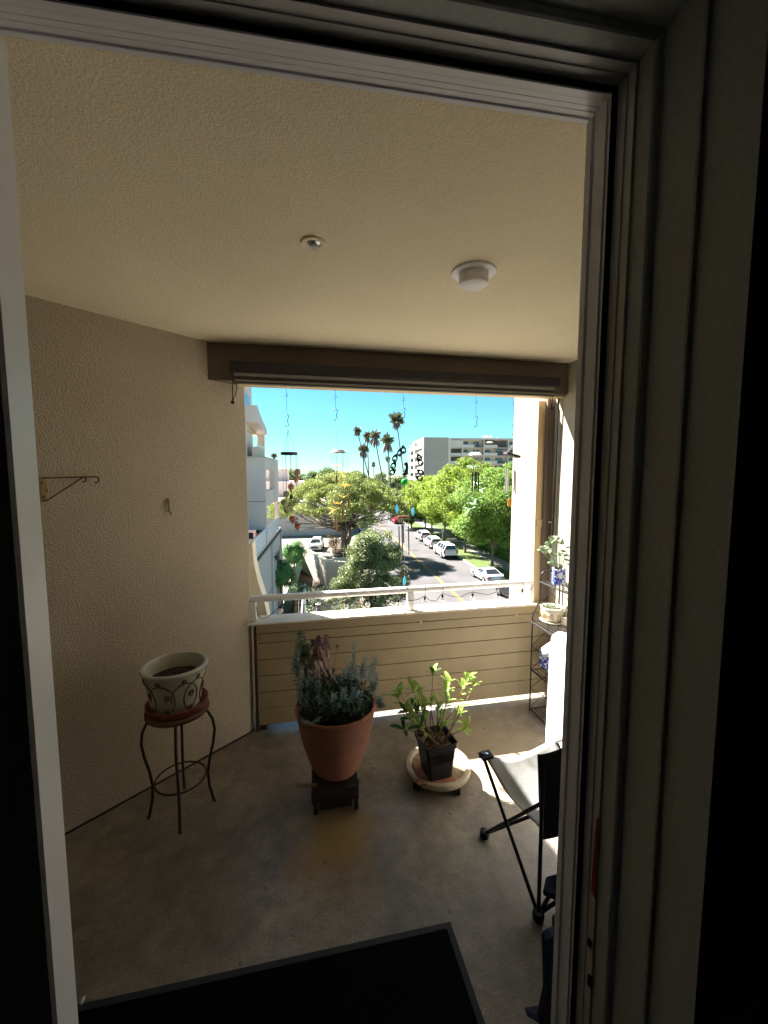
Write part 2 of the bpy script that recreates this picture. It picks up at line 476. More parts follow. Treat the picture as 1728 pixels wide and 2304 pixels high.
# hand rail
hr = thing('hand_rail', (0.75, 2.80, 0.745), 'white painted metal hand rail standing on the parapet cap', 'railing')
MB().tube([V(-0.33, 2.80, 0.888), V(1.72, 2.80, 0.893)], 0.0235, 18).build('rail', 'white_paint', hr, smooth=True)
MB().box((-0.325, 2.772, 0.7455), (-0.266, 2.826, 0.874)).build('post', 'white_paint', hr, bevel=0.004)
MB().box((0.752, 2.778, 0.7455), (0.796, 2.822, 0.876)).build('post', 'white_paint', hr, bevel=0.003)
MB().box((1.69, 2.776, 0.7455), (1.7235, 2.824, 0.875)).build('post', 'white_paint', hr, bevel=0.003)

# rolled sun blind under the beam
bl = thing('roller_blind', (0.7, 2.58, 2.30), 'rolled up grey sun blind with a dark headbox fixed to the brown beam', 'blind')
def lineX(pa, pb, Y, pad=0.0):
    a, b = at_y(*pa, Y), at_y(*pb, Y); return a, b
a, b = at_y(516, 813, 2.55), at_y(1262, 846.5, 2.55)
zt = (a.z + b.z) / 2
MB().box((a.x, 2.55, zt - 0.058), (b.x, 2.6345, zt)).build('headbox', 'blind_box', bl, bevel=0.006)
MB().box((a.x + 0.018, 2.566, zt - 0.079), (b.x - 0.03, 2.62, zt - 0.059)).build('fabric_roll', 'blind_fabric', bl, bevel=0.004)
MB().box((a.x + 0.020, 2.572, zt - 0.098), (b.x - 0.032, 2.616, zt - 0.080)).build('shaded_hollow', 'blind_dark', bl, bevel=0.003)  # dark strip stands in for the shade in the hollow below the roll
MB().box((a.x + 0.02, 2.568, zt - 0.109), (b.x - 0.03, 2.612, zt - 0.099)).build('bottom_bar', 'blind_fabric', bl, bevel=0.003)
MB().box((a.x + 0.022, 2.570, zt - 0.118), (b.x - 0.032, 2.610, zt - 0.110)).build('bar_lip', 'blind_dark', bl, bevel=0.002)
c = at_y(524, 850, 2.56)
MB().tube([c, c + V(-0.004, 0, -0.06), c + V(-0.006, 0, -0.125)], 0.0025, 6).tube([c, c + V(0.022, 0, -0.055), c + V(0.012, 0, -0.09), c + V(-0.004, 0, -0.125)], 0.0025, 6).build('cord', 'black_plastic', bl)
MB().cbox(c + V(-0.005, 0, -0.136), (0.018, 0.012, 0.018)).build('cord_weight', 'black_plastic', bl, bevel=0.002)
c = at_y(1243, 880, 2.60)
MB().tube([c, c + V(-0.012, 0, -0.05), c + V(-0.003, 0, -0.105)], 0.0025, 6).tube([c, c + V(0.003, 0, -0.05), c + V(0.0, 0, -0.105)], 0.0025, 6).build('cord', 'black_plastic', bl)
MB().cbox(c + V(-0.001, 0, -0.115), (0.02, 0.012, 0.018)).build('cord_weight', 'black_plastic', bl, bevel=0.002)
t0, t1 = at_y(1257, 893, 2.70), at_y(1243, 1225, 2.72)
pw = MB().tube([t0, t0.lerp(t1, 0.5), t1], 0.006, 8).build('pull_wand', 'black_metal', bl)
MB().tube([at_y(1256, 868, 2.66), at_y(1258, 880, 2.68), t0], 0.003, 6).build('wand_hook', 'alu', bl)

# ceiling fittings
c = at_z(706, 546, CEIL)
sp = thing('sprinkler_head', c, 'small recessed sprinkler head in the tan ceiling', 'sprinkler')
MB().lathe([(0.042, 0), (0.040, -0.006), (0.024, -0.004), (0.022, 0.0)], c + V(0, 0, -0.0005), 28).build('escutcheon', 'ceiling_paint', sp, smooth=True)
MB().lathe([(0.022, 0.0), (0.018, -0.004), (0.008, -0.006), (0.008, -0.010), (0.001, -0.010)], c + V(0, 0, -0.0012), 20).tube([c + V(-0.011, 0, -0.005), c + V(-0.011, 0, -0.010), c + V(0, 0, -0.015), c + V(0.011, 0, -0.010), c + V(0.011, 0, -0.005)], 0.003, 6).lathe([(0.013, -0.015), (0.013, -0.0165), (0.001, -0.0165)], c, 14).build('nozzle', 'alu', sp, smooth=True)
c = at_z(1066, 611, CEIL)
cl = thing('ceiling_light', c, 'unlit round white ceiling light with a drum shade', 'ceiling light')
MB().lathe([(0.083, 0), (0.081, -0.007), (0.058, -0.009), (0.05, -0.006)], c + V(0, 0, -0.0008), 40).build('trim_ring', 'white_paint', cl, smooth=True)
MB().lathe([(0.054, -0.004), (0.054, -0.044), (0.0535, -0.048)], c, 40).build('drum', 'white_paint', cl, smooth=True)
MB().lathe([(0.0535, -0.048), (0.050, -0.051), (0.001, -0.053)], c, 40).build('diffuser', 'white_paint', cl, smooth=True)

wd_ = (V(-0.30, 2.785, 0) - V(-3.05, 0.50, 0)).normalized(); wo_ = V(wd_.y, -wd_.x, 0)
MB().ext([V(-3.0, 0.5416, 0.0005) + wo_ * 0.0005, V(-0.305, 2.781, 0.0005) + wo_ * 0.0005, V(-0.305, 2.781, 0.0005) + wo_ * 0.009, V(-3.0, 0.5416, 0.0005) + wo_ * 0.009], (0, 0, 0.005)).build('base_joint', 'pile', lw)
# iron bracket and a small hook on the left wall
def onwall(x, y, off=0.012): return at_pl(x, y, WP - WN * off, WN)
br = thing('wall_bracket', onwall(95, 1100), 'slim dark iron scroll bracket on the slanting stucco wall', 'bracket')
def arc(cx, cy, r, a0, a1, n=10): return [(cx + r * math.cos(R(a0 + (a1 - a0) * i / n)), cy + r * math.sin(R(a0 + (a1 - a0) * i / n))) for i in range(n + 1)]
top = [(92, 1075.5), (150, 1074), (213, 1072.6)] + arc(216, 1079, 6.5, -90, 120)
MB().tube([onwall(*p, 0.02) for p in top], 0.0030, 6).build('arm', 'rust_metal', br)
dia = [(94, 1127), (106, 1126)] + [(150, 1098), (185, 1074.5)] + arc(189.5, 1079, 4.5, -90, 130)
MB().tube([onwall(*p, 0.02) for p in dia], 0.0030, 6).build('brace', 'rust_metal', br)
MB().strip([onwall(91, 1076, 0.004), onwall(104, 1078, 0.004)], [onwall(94, 1128, 0.004), onwall(107, 1127, 0.004)]).add(*(lambda q: (q, [(0, 1, 3, 2)]))([onwall(91, 1076, 0.012), onwall(104, 1078, 0.012), onwall(94, 1128, 0.012), onwall(107, 1127, 0.012)])).build('back_plate', 'tan_glaze', br)
for p in [(95, 1087), (105, 1104), (99, 1118)]:
    MB().ball(onwall(*p, 0.015), 0.004, 8, 5).build('screw', 'rust_metal', br)
hk = MB().tube([onwall(379, 1121, 0.006), onwall(381, 1137, 0.012), onwall(382, 1150, 0.012), onwall(386, 1157, 0.025)], 0.006, 6).build('wall_hook', 'tan_glaze')
tag(hk, 'little tan adhesive hook alone in the middle of the slanting stucco wall', 'hook')

# ================================================================== DOOR FRAME AND DARK ROOM
ANG = R(-2.21)
E1 = V(math.cos(ANG), math.sin(ANG), 0); E2 = V(-math.sin(ANG), math.cos(ANG), 0)
OX = V(0.448, 0.62, 0)
def fr(o, d, z=0.0): return OX + E1 * o - E2 * d + V(0, 0, z)      # o to the right of the opening edge, d towards the room
def solve_o(px, d):
    k = (px - 864) / FPX; r_ = FW + RT * k; r_ = V(r_.x, r_.y, 0)
    # OX + E1 o - E2 d = t r_
    A = Matrix(((E1.x, -r_.x), (E1.y, -r_.y))); q = E2 * d - OX
    return (A.inverted() @ Vector((q.x, q.y)))[0]
def solve_d(px, o):
    k = (px - 864) / FPX; r_ = FW + RT * k; r_ = V(r_.x, r_.y, 0)
    A = Matrix(((-E2.x, -r_.x), (-E2.y, -r_.y))); q = -(OX + E1 * o)
    return (A.inverted() @ Vector((q.x, q.y)))[0]
prof = [(0.0, 0.0)]
def to_o(px): prof.append((solve_o(px, prof[-1][1]), prof[-1][1]))
def to_d(px): prof.append((prof[-1][0], solve_d(px, prof[-1][0])))
def bump(o, d): prof.append((prof[-1][0] + o, prof[-1][1] + d))
to_d(1296); bump(0.004, 0.0); to_d(1306); bump(0, 0.002); bump(-0.003, 0.0); to_d(1325); bump(0.0025, 0); to_d(1334)
n_a = len(prof)
to_o(1347)
n_b = len(prof)
to_d(1364); bump(0.002, 0); to_d(1382); bump(-0.002, 0.0); bump(0, 0.0025); bump(0.004, 0.0)
n_c = len(prof)
to_d(1418); bump(0.002, 0.003); bump(0.004, 0.002); to_o(1437); bump(0.002, 0.0015); to_d(1516); bump(0.001, 0.003); to_o(1531)
n_d = len(prof)
to_d(1541)
ZH = at_pl(1318.8, 279, OX, E2).z            # underside of the head
OL = solve_o(92, 0.0)                        # left edge of the opening
df = thing('door_frame', fr(0, 0, 0), 'white vinyl sliding door frame round the opening onto the balcony', 'door frame')
def sweep(pts, d0, name, m):
    """right jamb and head swept round the mitred corner"""
    A = MB()
    bot = [fr(o, d, -0.15) for o, d in pts]
    cor = [fr(o, d, ZH + o) for o, d in pts]
    lef = [fr(OL - 0.30, d, ZH + o) for o, d in pts]
    A.strip(bot, cor); j = A.build(name[0], m, df, fix=True)
    B = MB().strip(cor, lef); h = B.build(name[1], m, df, fix=True)
    return j, h
A = MB().strip([fr(o, d, -0.15) for o, d in prof[:n_a]], [fr(o, d, ZH + o) for o, d in prof[:n_a]]).build('right_jamb', 'vinyl', df)
da = prof[n_a - 1][1]; oa = prof[n_a - 1][0]
sweep(prof[n_a - 1:n_b], 0, ('weather_strip', 'head_weather_strip'), 'pile')
sweep(prof[n_b - 1:n_c], 0, ('inner_stop', 'head_stop'), 'vinyl_grey')
sweep(prof[n_c - 1:n_d], 0, ('casing', 'head_casing'), 'room_paint')
# ribbed track under the head
trk = MB()
d = 0.0
rib = [(0.0, 0.0), (0.14, 0.0), (0.14, 0.003), (0.22, 0.003), (0.22, 0.0012), (0.38, 0.0012), (0.38, 0.003), (0.40, 0.003), (0.40, 0.0012), (0.56, 0.0012), (0.56, 0.003), (0.58, 0.003), (0.58, 0.0012), (0.76, 0.0012), (0.76, 0.003), (0.78, 0.003), (0.78, 0.0008), (1.0, 0.0008), (1.0, oa)]
rib = [(d * da, z) for d, z in rib]
trk.strip([fr(q[1], q[0], ZH + q[1]) for q in rib], [fr(OL - 0.30, q[0], ZH + q[1]) for q in rib])
trk.build('head_track', 'vinyl', df)
# stile of the slid-back door leaf on the left
d1 = solve_d(34, OL)
st = MB().box((0, 0, 0), (1, 1, 1)).v
L0, L1 = OL, OL - 0.07
poly = [fr(L0, 0.0), fr(L0, d1 - 0.004), fr(L0 - 0.004, d1), fr(L1, d1), fr(L1, 0.0)]
MB().ext([p + V(0, 0, -0.15) for p in poly], (0, 0, ZH + 0.14)).build('left_stile', 'vinyl', df)
t = at_pl(182, 2246, fr(OL, -0.01), E2)
MB().ext([fr(OL + 0.0005, -0.008, t.z - 0.003), fr(OL + 0.006, -0.008, t.z + 0.003), fr(OL + 0.004, -0.008, t.z - 0.006), fr(OL + 0.0005, -0.008, t.z - 0.010)], E2 * 0.004).build('corner_tab', 'white_paint', df)
# red sticker and the strike holes on the inner stop of the right jamb
so = prof[n_b][0] + 0.0005
def stp(px, py): return at_pl(px, py, fr(so, 0), E1)
q = [stp(1343, 1846), stp(1348, 1838), stp(1340, 2022), stp(1331, 2005)]
MB().ext(q, -E1 * 0.0015).build('red_label', 'red_label', df)
for (y0, y1) in ((2110, 2124), (2190, 2214)):
    q = [stp(1324, y0), stp(1333, y0 + 8), stp(1331, y1 + 12), stp(1322, y1)]
    MB().ext(q, -E1 * 0.0012).build('strike_hole', 'pile', df)

# interior wall round the opening (reveal + face), room box
rev = prof[-1]
d_face = solve_d(1647, rev[0])
ow = rev[0]
iw = MB()
zt = ZH + ow
def slab(o0, o1, z0, z1, da, db):
    pts = [fr(o0, da, z0), fr(o1, da, z0), fr(o1, db, z0), fr(o0, db, z0)]
    iw.ext(pts, (0, 0, z1 - z0))
slab(ow, ow + 0.25, -0.15, zt + 0.6, rev[1] - 0.09, d_face)
slab(ow + 0.25, 2.2, -0.15, zt + 0.6, -0.03, d_face)
slab(OL - 0.071, ow + 0.0, zt, zt + 0.6, rev[1] - 0.09, d_face)
slab(-2.9, OL - 0.071, -0.15, zt + 0.6, -0.03, d1 + 0.03)
o = iw.build('interior_wall', 'room_paint')
tag(o, 'dark inner wall of the room round the door opening', kind='structure')
rm = MB()
x0, x1, y0, y1, z0, z1 = -2.6, 2.6, -3.5, 0.56, -0.12, zt + 0.5
rm.quad(V(x0, y0, z0), V(x1, y0, z0), V(x1, y0, z1), V(x0, y0, z1))
rm.quad(V(x0, y0, z0), V(x0, y1, z0), V(x0, y1, z1), V(x0, y0, z1))
rm.quad(V(x1, y0, z0), V(x1, y1, z0), V(x1, y1, z1), V(x1, y0, z1))
rm.quad(V(x0, y0, z1), V(x1, y0, z1), V(x1, y1, z1), V(x0, y1, z1))
tag(rm.build('room_walls', 'room_dark'), 'unlit walls and ceiling of the room behind the viewer', kind='structure')
tag(MB().box((x0, y0, z0 - 0.1), (x1, 0.62, z0)).build('room_floor', 'carpet'), 'unlit carpet of the room', kind='structure')
# outer face of the wall beside the door, towards the balcony
ex = MB()
ex.box((0.62, 0.645, -0.1), (XR + 0.1, 0.74, CEIL + 0.1)).box((-3.2, 0.68, -0.1), (OL + 0.448 - 0.10, 0.74, CEIL + 0.1)).box((OL + 0.448 - 0.10, 0.69, ZH + 0.13), (0.62, 0.74, CEIL + 0.1))
tag(ex.build('outer_door_wall', 'stucco_wall'), 'stucco wall beside the door facing the balcony', kind='structure')
# ================================================================== THINGS ON THE BALCONY
# ---- plant stand, saucer, swirl pot
sx, sy = -0.593, 2.165
ps = thing('plant_stand', (sx, sy, 0), 'rusty dark metal plant stand with four bowed legs and a ring brace', 'plant stand')
th0 = math.atan2(2.02 - sy, -0.568 - sx)
ZS = 1.06
for k in range(4):
    a = th0 + k * math.pi / 2
    cs = V(math.cos(a), math.sin(a), 0)
    prof_ = [(0.112, 0.500), (0.135, 0.470), (0.158, 0.425), (0.166, 0.37), (0.155, 0.30), (0.137, 0.23), (0.126, 0.16), (0.130, 0.09), (0.146, 0.02), (0.153, 0.0)]
    MB().tube([V(sx, sy, z * ZS) + cs * r for r, z in prof_], 0.0068, 8).build('leg', 'rust_metal', ps, smooth=True)
ring = [V(sx + 0.118 * math.cos(R(i * 10)), sy + 0.118 * math.sin(R(i * 10)), 0.165 * ZS) for i in range(37)]
MB().tube(ring, 0.0048, 6).build('ring_brace', 'rust_metal', ps, smooth=True)
MB().lathe([(0.001, 0.524), (0.140, 0.524), (0.146, 0.530), (0.146, 0.542), (0.140, 0.546), (0.001, 0.546)], (sx, sy, 0), 40).build('top', 'rust_wood', ps, smooth=True)
sc = MB().lathe([(0.001, 0.5465), (0.115, 0.5465), (0.130, 0.552), (0.142, 0.580), (0.143, 0.587), (0.137, 0.587), (0.124, 0.560), (0.001, 0.557)], (sx, sy, 0), 40).build('saucer', 'saucer_clay', smooth=True)
tag(sc, 'red brown clay saucer under the swirl pot on the plant stand', 'saucer')
pt = thing('plant_pot', (sx + 0.005, sy, 0.5575), 'cream glazed pot with raised brown swirls, empty but for dry soil, on the plant stand', 'plant pot')
cx_, cy_ = sx - 0.004, sy - 0.002
Z0 = 0.5577
Hh = 0.198
def prad(t): return 0.107 + (0.143 - 0.107) * t ** 0.9
prof_ = [(0.001, 0.0), (0.103, 0.0)] + [(prad(i / 8), Hh * i / 8) for i in range(9)] + [(0.150, Hh), (0.153, Hh + 0.009), (0.148, Hh + 0.016), (0.136, Hh + 0.016), (0.131, Hh + 0.006), (0.127, Hh - 0.05), (0.120, Hh - 0.08)]
MB().lathe([(r, z + Z0) for r, z in prof_], (cx_, cy_, 0), 48).build('bowl', 'glaze', pt, smooth=True)
MB().lathe([(0.0, Hh - 0.052 + Z0 + 0.012), (0.06, Hh - 0.052 + Z0 + 0.008), (0.1265, Hh - 0.056 + Z0)], (cx_, cy_, 0), 24).build('soil', 'soil', pt, smooth=True)
def onpot(a, t, off=0.0):
    r = prad(t) + off
    return V(cx_ + r * math.cos(a), cy_ + r * math.sin(a), Z0 + Hh * t)
def swirl(a0, t0, pts, rr=0.0030):
    return MB().tube([onpot(a0 + da, t0 + dt, 0.001) for da, dt in pts], rr, 6)
def curl(da, dt, s=1, r=0.16, turns=1.35, n=22, flip=1):
    out = []
    for i in range(n + 1):
        q = i / n; th = flip * q * turns * 2 * math.pi; rr = r * (1 - 0.75 * q)
        out.append((da + s * (r - rr * math.cos(th)) * 0.9, dt + rr * math.sin(th) * 0.85))
    return out
ac = math.atan2(-1, 0.27)
for (da, sgn) in ((-0.52, 1), (0.32, 1), (0.75, -1), (-1.25, 1), (1.5, -1), (2.3, 1), (3.2, 1)):
    big = [(0.48 * math.cos(R(v)) * sgn, 0.40 * math.sin(R(v))) for v in range(-40, 200, 12)]
    swirl(ac + da, 0.42, big).build('swirl', 'glaze_dark', pt, smooth=True)
    swirl(ac + da + 0.33 * sgn, 0.50, curl(0, 0, -sgn, 0.12)).build('swirl', 'glaze_dark', pt, smooth=True)
    swirl(ac + da - 0.12 * sgn, 0.86, curl(0, 0, sgn, 0.09)).build('swirl', 'glaze_dark', pt, smooth=True)
    swirl(ac + da + 0.1 * sgn, 0.12, curl(0, 0, sgn, 0.09)).build('swirl', 'glaze_dark', pt, smooth=True)

# ---- wheeled dolly with shims and the terracotta pot
dx, dy = 0.172, 2.085
dl = thing('plant_dolly', (dx, dy, 0), 'low dark wooden dolly on castors under the terracotta pot', 'plant dolly')
zr = Matrix.Translation((dx, dy, 0)) @ Matrix.Rotation(R(-3), 4, 'Z')
MB().box((-0.118, -0.105, 0.088), (0.118, 0.105, 0.135), zr).build('platform', 'wood_dark', dl, bevel=0.004)
MB().box((-0.118, -0.104, 0.060), (-0.085, 0.104, 0.0875), zr).build('runner', 'wood_dark', dl, bevel=0.003)
MB().box((0.085, -0.104, 0.060), (0.118, 0.104, 0.0875), zr).build('runner', 'wood_dark', dl, bevel=0.003)
MB().box((-0.084, -0.085, 0.012), (0.084, -0.075, 0.0875), zr).build('front_panel', 'wood_dark', dl, bevel=0.002)
for qx in (-0.098, 0.104):
    for qy in (-0.088, 0.085):
        p = zr @ V(qx, qy, 0.027)
        w = MB().tube([p + V(-0.010, 0, 0), p + V(0.010, 0, 0)], 0.0265, 16).build('wheel', 'black_plastic', dl, smooth=True)
        MB().box((qx + 0.011, qy - 0.010, 0.024), (qx + 0.014, qy + 0.012, 0.0598), zr).build('fork', 'alu', w)
for (pa, pb, w_, zz, lab) in (((668, 1769), (712, 1768), 0.020, 0.1362, 'flat wooden shim poking out on the wall side of the dolly'), ((816, 1750), (841, 1728), 0.022, 0.1442, 'pale wooden shim poking out of the dolly towards the small black pot, upper one'), ((818, 1757), (840, 1742), 0.016, 0.1362, 'pale wooden shim poking out of the dolly towards the small black pot, lower one')):
    A_, B_ = at_z(*pa, zz), at_z(*pb, zz); d_ = (B_ - A_).normalized(); s_ = V(-d_.y, d_.x, 0) * w_ / 2
    A_ = A_ - d_ * 0.03 if pa[0] > 700 else A_
    o = MB().ext([A_ - s_, B_ - s_, B_ + s_, A_ + s_], (0, 0, 0.0075)).build('wood_shim', 'wood_shim', bevel=0.001)
    tag(o, lab, 'shim', 'wooden shims on the dolly')
tx, ty, tz = 0.185, 2.11, 0.1525
tp = thing('terracotta_pot', (tx, ty, tz), 'large terracotta pot on the dolly, full of blue green succulents', 'plant pot')
rp = [(0.001, 0), (0.095, 0), (0.112, 0.004), (0.128, 0.03), (0.150, 0.09), (0.172, 0.16), (0.188, 0.23), (0.199, 0.30), (0.2035, 0.332), (0.2095, 0.336), (0.2115, 0.345), (0.208, 0.353), (0.198, 0.353), (0.193, 0.343), (0.187, 0.30)]
MB().lathe([(r, z + tz) for r, z in rp], (tx, ty, 0), 56).build('pot', 'terracotta', tp, smooth=True)
MB().lathe([(0.0, tz + 0.318), (0.1, tz + 0.312), (0.189, tz + 0.305)], (tx, ty, 0), 24).build('soil', 'soil', tp, smooth=True)
sg = thing('succulent_planting', (tx, ty, tz + 0.31), 'tangle of trailing blue green succulents with dark rosettes in the terracotta pot', 'plant')
def tp_pt(px, py, dyy=0.0):
    Y = ty + dyy; return at_y(px, py, Y)
def stem_leaves(name, pts, L, W, n, m, parent, curl_=0.35, rr=0.003):
    b = MB(); pts = [Vector(p) for p in pts]
    # resample
    seg = [0]
    for i in range(len(pts) - 1): seg.append(seg[-1] + (pts[i + 1] - pts[i]).length)
    def at(t):
        s_ = t * seg[-1]
        for i in range(len(pts) - 1):
            if s_ <= seg[i + 1] or i == len(pts) - 2:
                return pts[i].lerp(pts[i + 1], (s_ - seg[i]) / max(1e-6, seg[i + 1] - seg[i])), (pts[i + 1] - pts[i]).normalized()
    b.tube([at(i / 6)[0] for i in range(7)], rr, 5)
    for i in range(n):
        t = 0.06 + 0.94 * i / n
        p, d = at(t)
        e = d.orthogonal().normalized(); f = d.cross(e)
        a = i * math.pi / 2 + rnd.uniform(-0.3, 0.3)
        k = 1.0 - 0.45 * t
        for s_ in (0, math.pi):
            u = e * math.cos(a + s_) + f * math.sin(a + s_)
            b.leaf(p, u + d * curl_, d, L * k * rnd.uniform(0.8, 1.15), W * k, 0.25)
    return b.build(name, m, parent, fix=False)
# stems: (base px, tip px, depth offsets)
stems = [((676, 1560), (668, 1462), -0.02), ((690, 1570), (684, 1490), 0.05), ((668, 1520), (660, 1478), 0.0), ((838, 1570), (848, 1512), 0.02), ((846, 1572), (862, 1590), 0.06),
         ((800, 1540), (798, 1446), 0.08), ((790, 1545), (786, 1490), 0.10), ((812, 1530), (822, 1478), 0.06), ((826, 1535), (846, 1480), 0.04), ((832, 1545), (850, 1540), -0.02),
         ((748, 1600), (728, 1556), -0.13), ((744, 1605), (735, 1575), -0.14), ((772, 1600), (776, 1548), -0.12), ((790, 1600), (796, 1546), -0.11), ((806, 1590), (812, 1556), -0.08), ((700, 1580), (694, 1530), -0.05),
         ((708, 1560), (712, 1518), 0.03), ((760, 1606), (752, 1560), -0.15), ((728, 1602), (714, 1566), -0.13), ((778, 1604), (784, 1572), -0.15), ((800, 1602), (812, 1574), -0.13), ((816, 1596), (832, 1570), -0.1), ((706, 1596), (692, 1560), -0.1), ((756, 1560), (750, 1512), 0.06), ((770, 1556), (774, 1505), 0.08), ((722, 1570), (716, 1532), -0.05), ((736, 1560), (742, 1540), -0.02), ((820, 1575), (836, 1545), -0.05), ((690, 1590), (672, 1560), -0.08), ((840, 1590), (858, 1575), -0.02)]
for (b0, t0, dd) in stems:
    p0 = tp_pt(b0[0], b0[1], dd); p1 = tp_pt(t0[0], t0[1], dd + rnd.uniform(-0.02, 0.03))
    p0.z = max(p0.z, tz + 0.30)
    mid = p0.lerp(p1, 0.5) + V(rnd.uniform(-0.012, 0.012), rnd.uniform(-0.01, 0.01), 0)
    stem_leaves('stem', [p0, mid, p1], 0.040, 0.016, int(12 + (p1 - p0).length * 60), 'succ_leaf', sg)
# trailing one over the rim
tr = [tp_pt(722, 1608, -0.16), tp_pt(705, 1620, -0.2), tp_pt(690, 1622, -0.19), tp_pt(674, 1614, -0.15)]
tr = [V(p.x, p.y - 0.02, max(p.z, tz + 0.34)) for p in tr]
stem_leaves('stem', tr, 0.02, 0.008, 16, 'succ_leaf', sg)
# fine filler growth
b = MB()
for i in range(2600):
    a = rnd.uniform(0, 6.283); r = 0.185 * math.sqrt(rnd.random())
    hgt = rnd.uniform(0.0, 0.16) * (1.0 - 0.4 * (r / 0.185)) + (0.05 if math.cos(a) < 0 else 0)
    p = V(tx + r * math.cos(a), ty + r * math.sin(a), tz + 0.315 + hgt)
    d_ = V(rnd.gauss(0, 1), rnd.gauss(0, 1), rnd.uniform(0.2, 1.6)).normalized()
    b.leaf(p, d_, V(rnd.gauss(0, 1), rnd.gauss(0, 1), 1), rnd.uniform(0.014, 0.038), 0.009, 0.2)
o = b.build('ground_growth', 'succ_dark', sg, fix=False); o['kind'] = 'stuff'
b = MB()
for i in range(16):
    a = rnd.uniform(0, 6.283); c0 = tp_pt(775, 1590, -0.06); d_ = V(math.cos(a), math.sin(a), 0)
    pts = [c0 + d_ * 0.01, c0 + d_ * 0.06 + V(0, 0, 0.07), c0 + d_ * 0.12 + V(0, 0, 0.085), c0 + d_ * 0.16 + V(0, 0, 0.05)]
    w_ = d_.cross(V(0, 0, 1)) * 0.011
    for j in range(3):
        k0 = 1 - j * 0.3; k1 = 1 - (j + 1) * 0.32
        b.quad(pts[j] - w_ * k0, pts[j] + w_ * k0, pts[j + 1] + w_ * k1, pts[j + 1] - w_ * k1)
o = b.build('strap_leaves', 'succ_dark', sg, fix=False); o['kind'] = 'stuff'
def rosette(px, py, rad, hgt, m, dd, base):
    c = tp_pt(px, py, dd); b = MB()
    stem_b = tp_pt(base[0], base[1], dd + 0.02); stem_b.z = max(stem_b.z, tz + 0.30)
    b.tube([stem_b, stem_b.lerp(c, 0.5) + V(0.01, 0, 0), c - V(0, 0, hgt * 0.4)], 0.007, 6)
    for ring_ in range(8):
        n = 11; q = ring_ / 7
        for i in range(n):
            a = 6.283 * i / n + ring_ * 0.29
            u = V(math.cos(a), math.sin(a), 0)
            d_ = (u * (1.1 - q * 0.55) + V(0, 0, 0.35 + q * 0.75)).normalized()
            b.leaf(c + V(0, 0, -hgt * 0.5 + hgt * q) + u * rad * 0.25, d_, V(0, 0, 1), rad * (0.95 - 0.35 * q), rad * 0.5, 0.3)
    return b.build('rosette', m, sg, fix=False)
rosette(678, 1450, 0.040, 0.11, 'rosette_green', 0.03, (690, 1570))
rosette(688, 1478, 0.040, 0.09, 'rosette_green', 0.02, (694, 1570))
rosette(704, 1452, 0.022, 0.045, 'rosette', 0.05, (735, 1540))
rosette(716, 1446, 0.024, 0.05, 'rosette', 0.03, (735, 1540))
rosette(734, 1448, 0.026, 0.07, 'rosette', 0.02, (742, 1545))
rosette(714, 1474, 0.033, 0.06, 'rosette', -0.02, (740, 1560))
rosette(700, 1496, 0.024, 0.045, 'rosette', -0.01, (738, 1560))
for (a0, a1, dd) in (((718, 1483), (719, 1560), -0.06), ((736, 1481), (747, 1527), -0.03), ((730, 1494), (766, 1548), -0.05), ((798, 1470), (790, 1540), 0.05)):
    MB().tube([tp_pt(*a0, dd), tp_pt(*a1, dd)], 0.0024, 5).build('dry_stick', 'pale_stick', sg)
c = tp_pt(758.5, 1453.5, 0.0)
b = MB()
for i in range(5):
    a = R(90 + 72 * i); b.leaf(c, V(math.cos(a), -0.2, math.sin(a)), V(0, -1, 0), 0.015, 0.007)
b.tube([c + V(0, 0.004, 0), tp_pt(752, 1500, 0.03), tp_pt(748, 1545, 0.02)], 0.0009, 4)
b.build('flower', 'saucer_clay', sg, fix=False)

# ---- round caddy with black square pot
cx_, cy_ = 0.752, 2.118
cd = thing('plant_caddy', (cx_, cy_, 0), 'round cream plastic plant caddy on castors under the small black pot', 'plant caddy')
MB().lathe([(0.001, 0.050), (0.165, 0.050), (0.178, 0.055), (0.182, 0.068), (0.180, 0.084), (0.174, 0.088), (0.155, 0.086), (0.146, 0.072)], (cx_, cy_, 0), 56).build('tray', 'caddy_plastic', cd, smooth=True)
MB().lathe([(0.1465, 0.0725), (0.001, 0.070)], (cx_, cy_, 0), 40).build('tray_floor', 'brown_dirt', cd)
for a in (-68, 22, 112, 202):
    p = V(cx_ + 0.15 * math.cos(R(a)), cy_ + 0.15 * math.sin(R(a)), 0.0235)
    MB().tube([p + V(-0.018, 0.004, 0), p + V(0.018, -0.004, 0)], 0.0232, 14).build('castor', 'black_plastic', cd, smooth=True)
    MB().tube([p + V(0, 0, 0.01), p + V(0, 0, 0.0265)], 0.012, 8).build('castor_stem', 'black_plastic', cd)
bt = MB().box((-0.10, -0.085, 0), (0.10, 0.085, 0.013), Matrix.Translation((0.705, 2.055, 0.0745)) @ Matrix.Rotation(R(-6), 4, 'Z')).build('clay_tile', 'brick_tile', bevel=0.002)
tag(bt, 'flat red clay tile lying in the round caddy beneath the black pot', 'tile')
bp = thing('square_pot', (0.735, 2.06, 0.0885), 'small black plastic square pot holding the leafy green shrub', 'plant pot')
MP = Matrix.Translation((0.722, 2.055, 0.0885)) @ Matrix.Rotation(R(5), 4, 'Z') @ Matrix.Rotation(R(-2), 4, 'Y')
hb, ht, H_ = 0.066, 0.090, 0.20
def sq(h, z, c=0.012): return [MP @ V(x, y, z) for x, y in ((-h + c, -h), (h - c, -h), (h, -h + c), (h, h - c), (h - c, h), (-h + c, h), (-h, h - c), (-h, -h + c))]
b = MB()
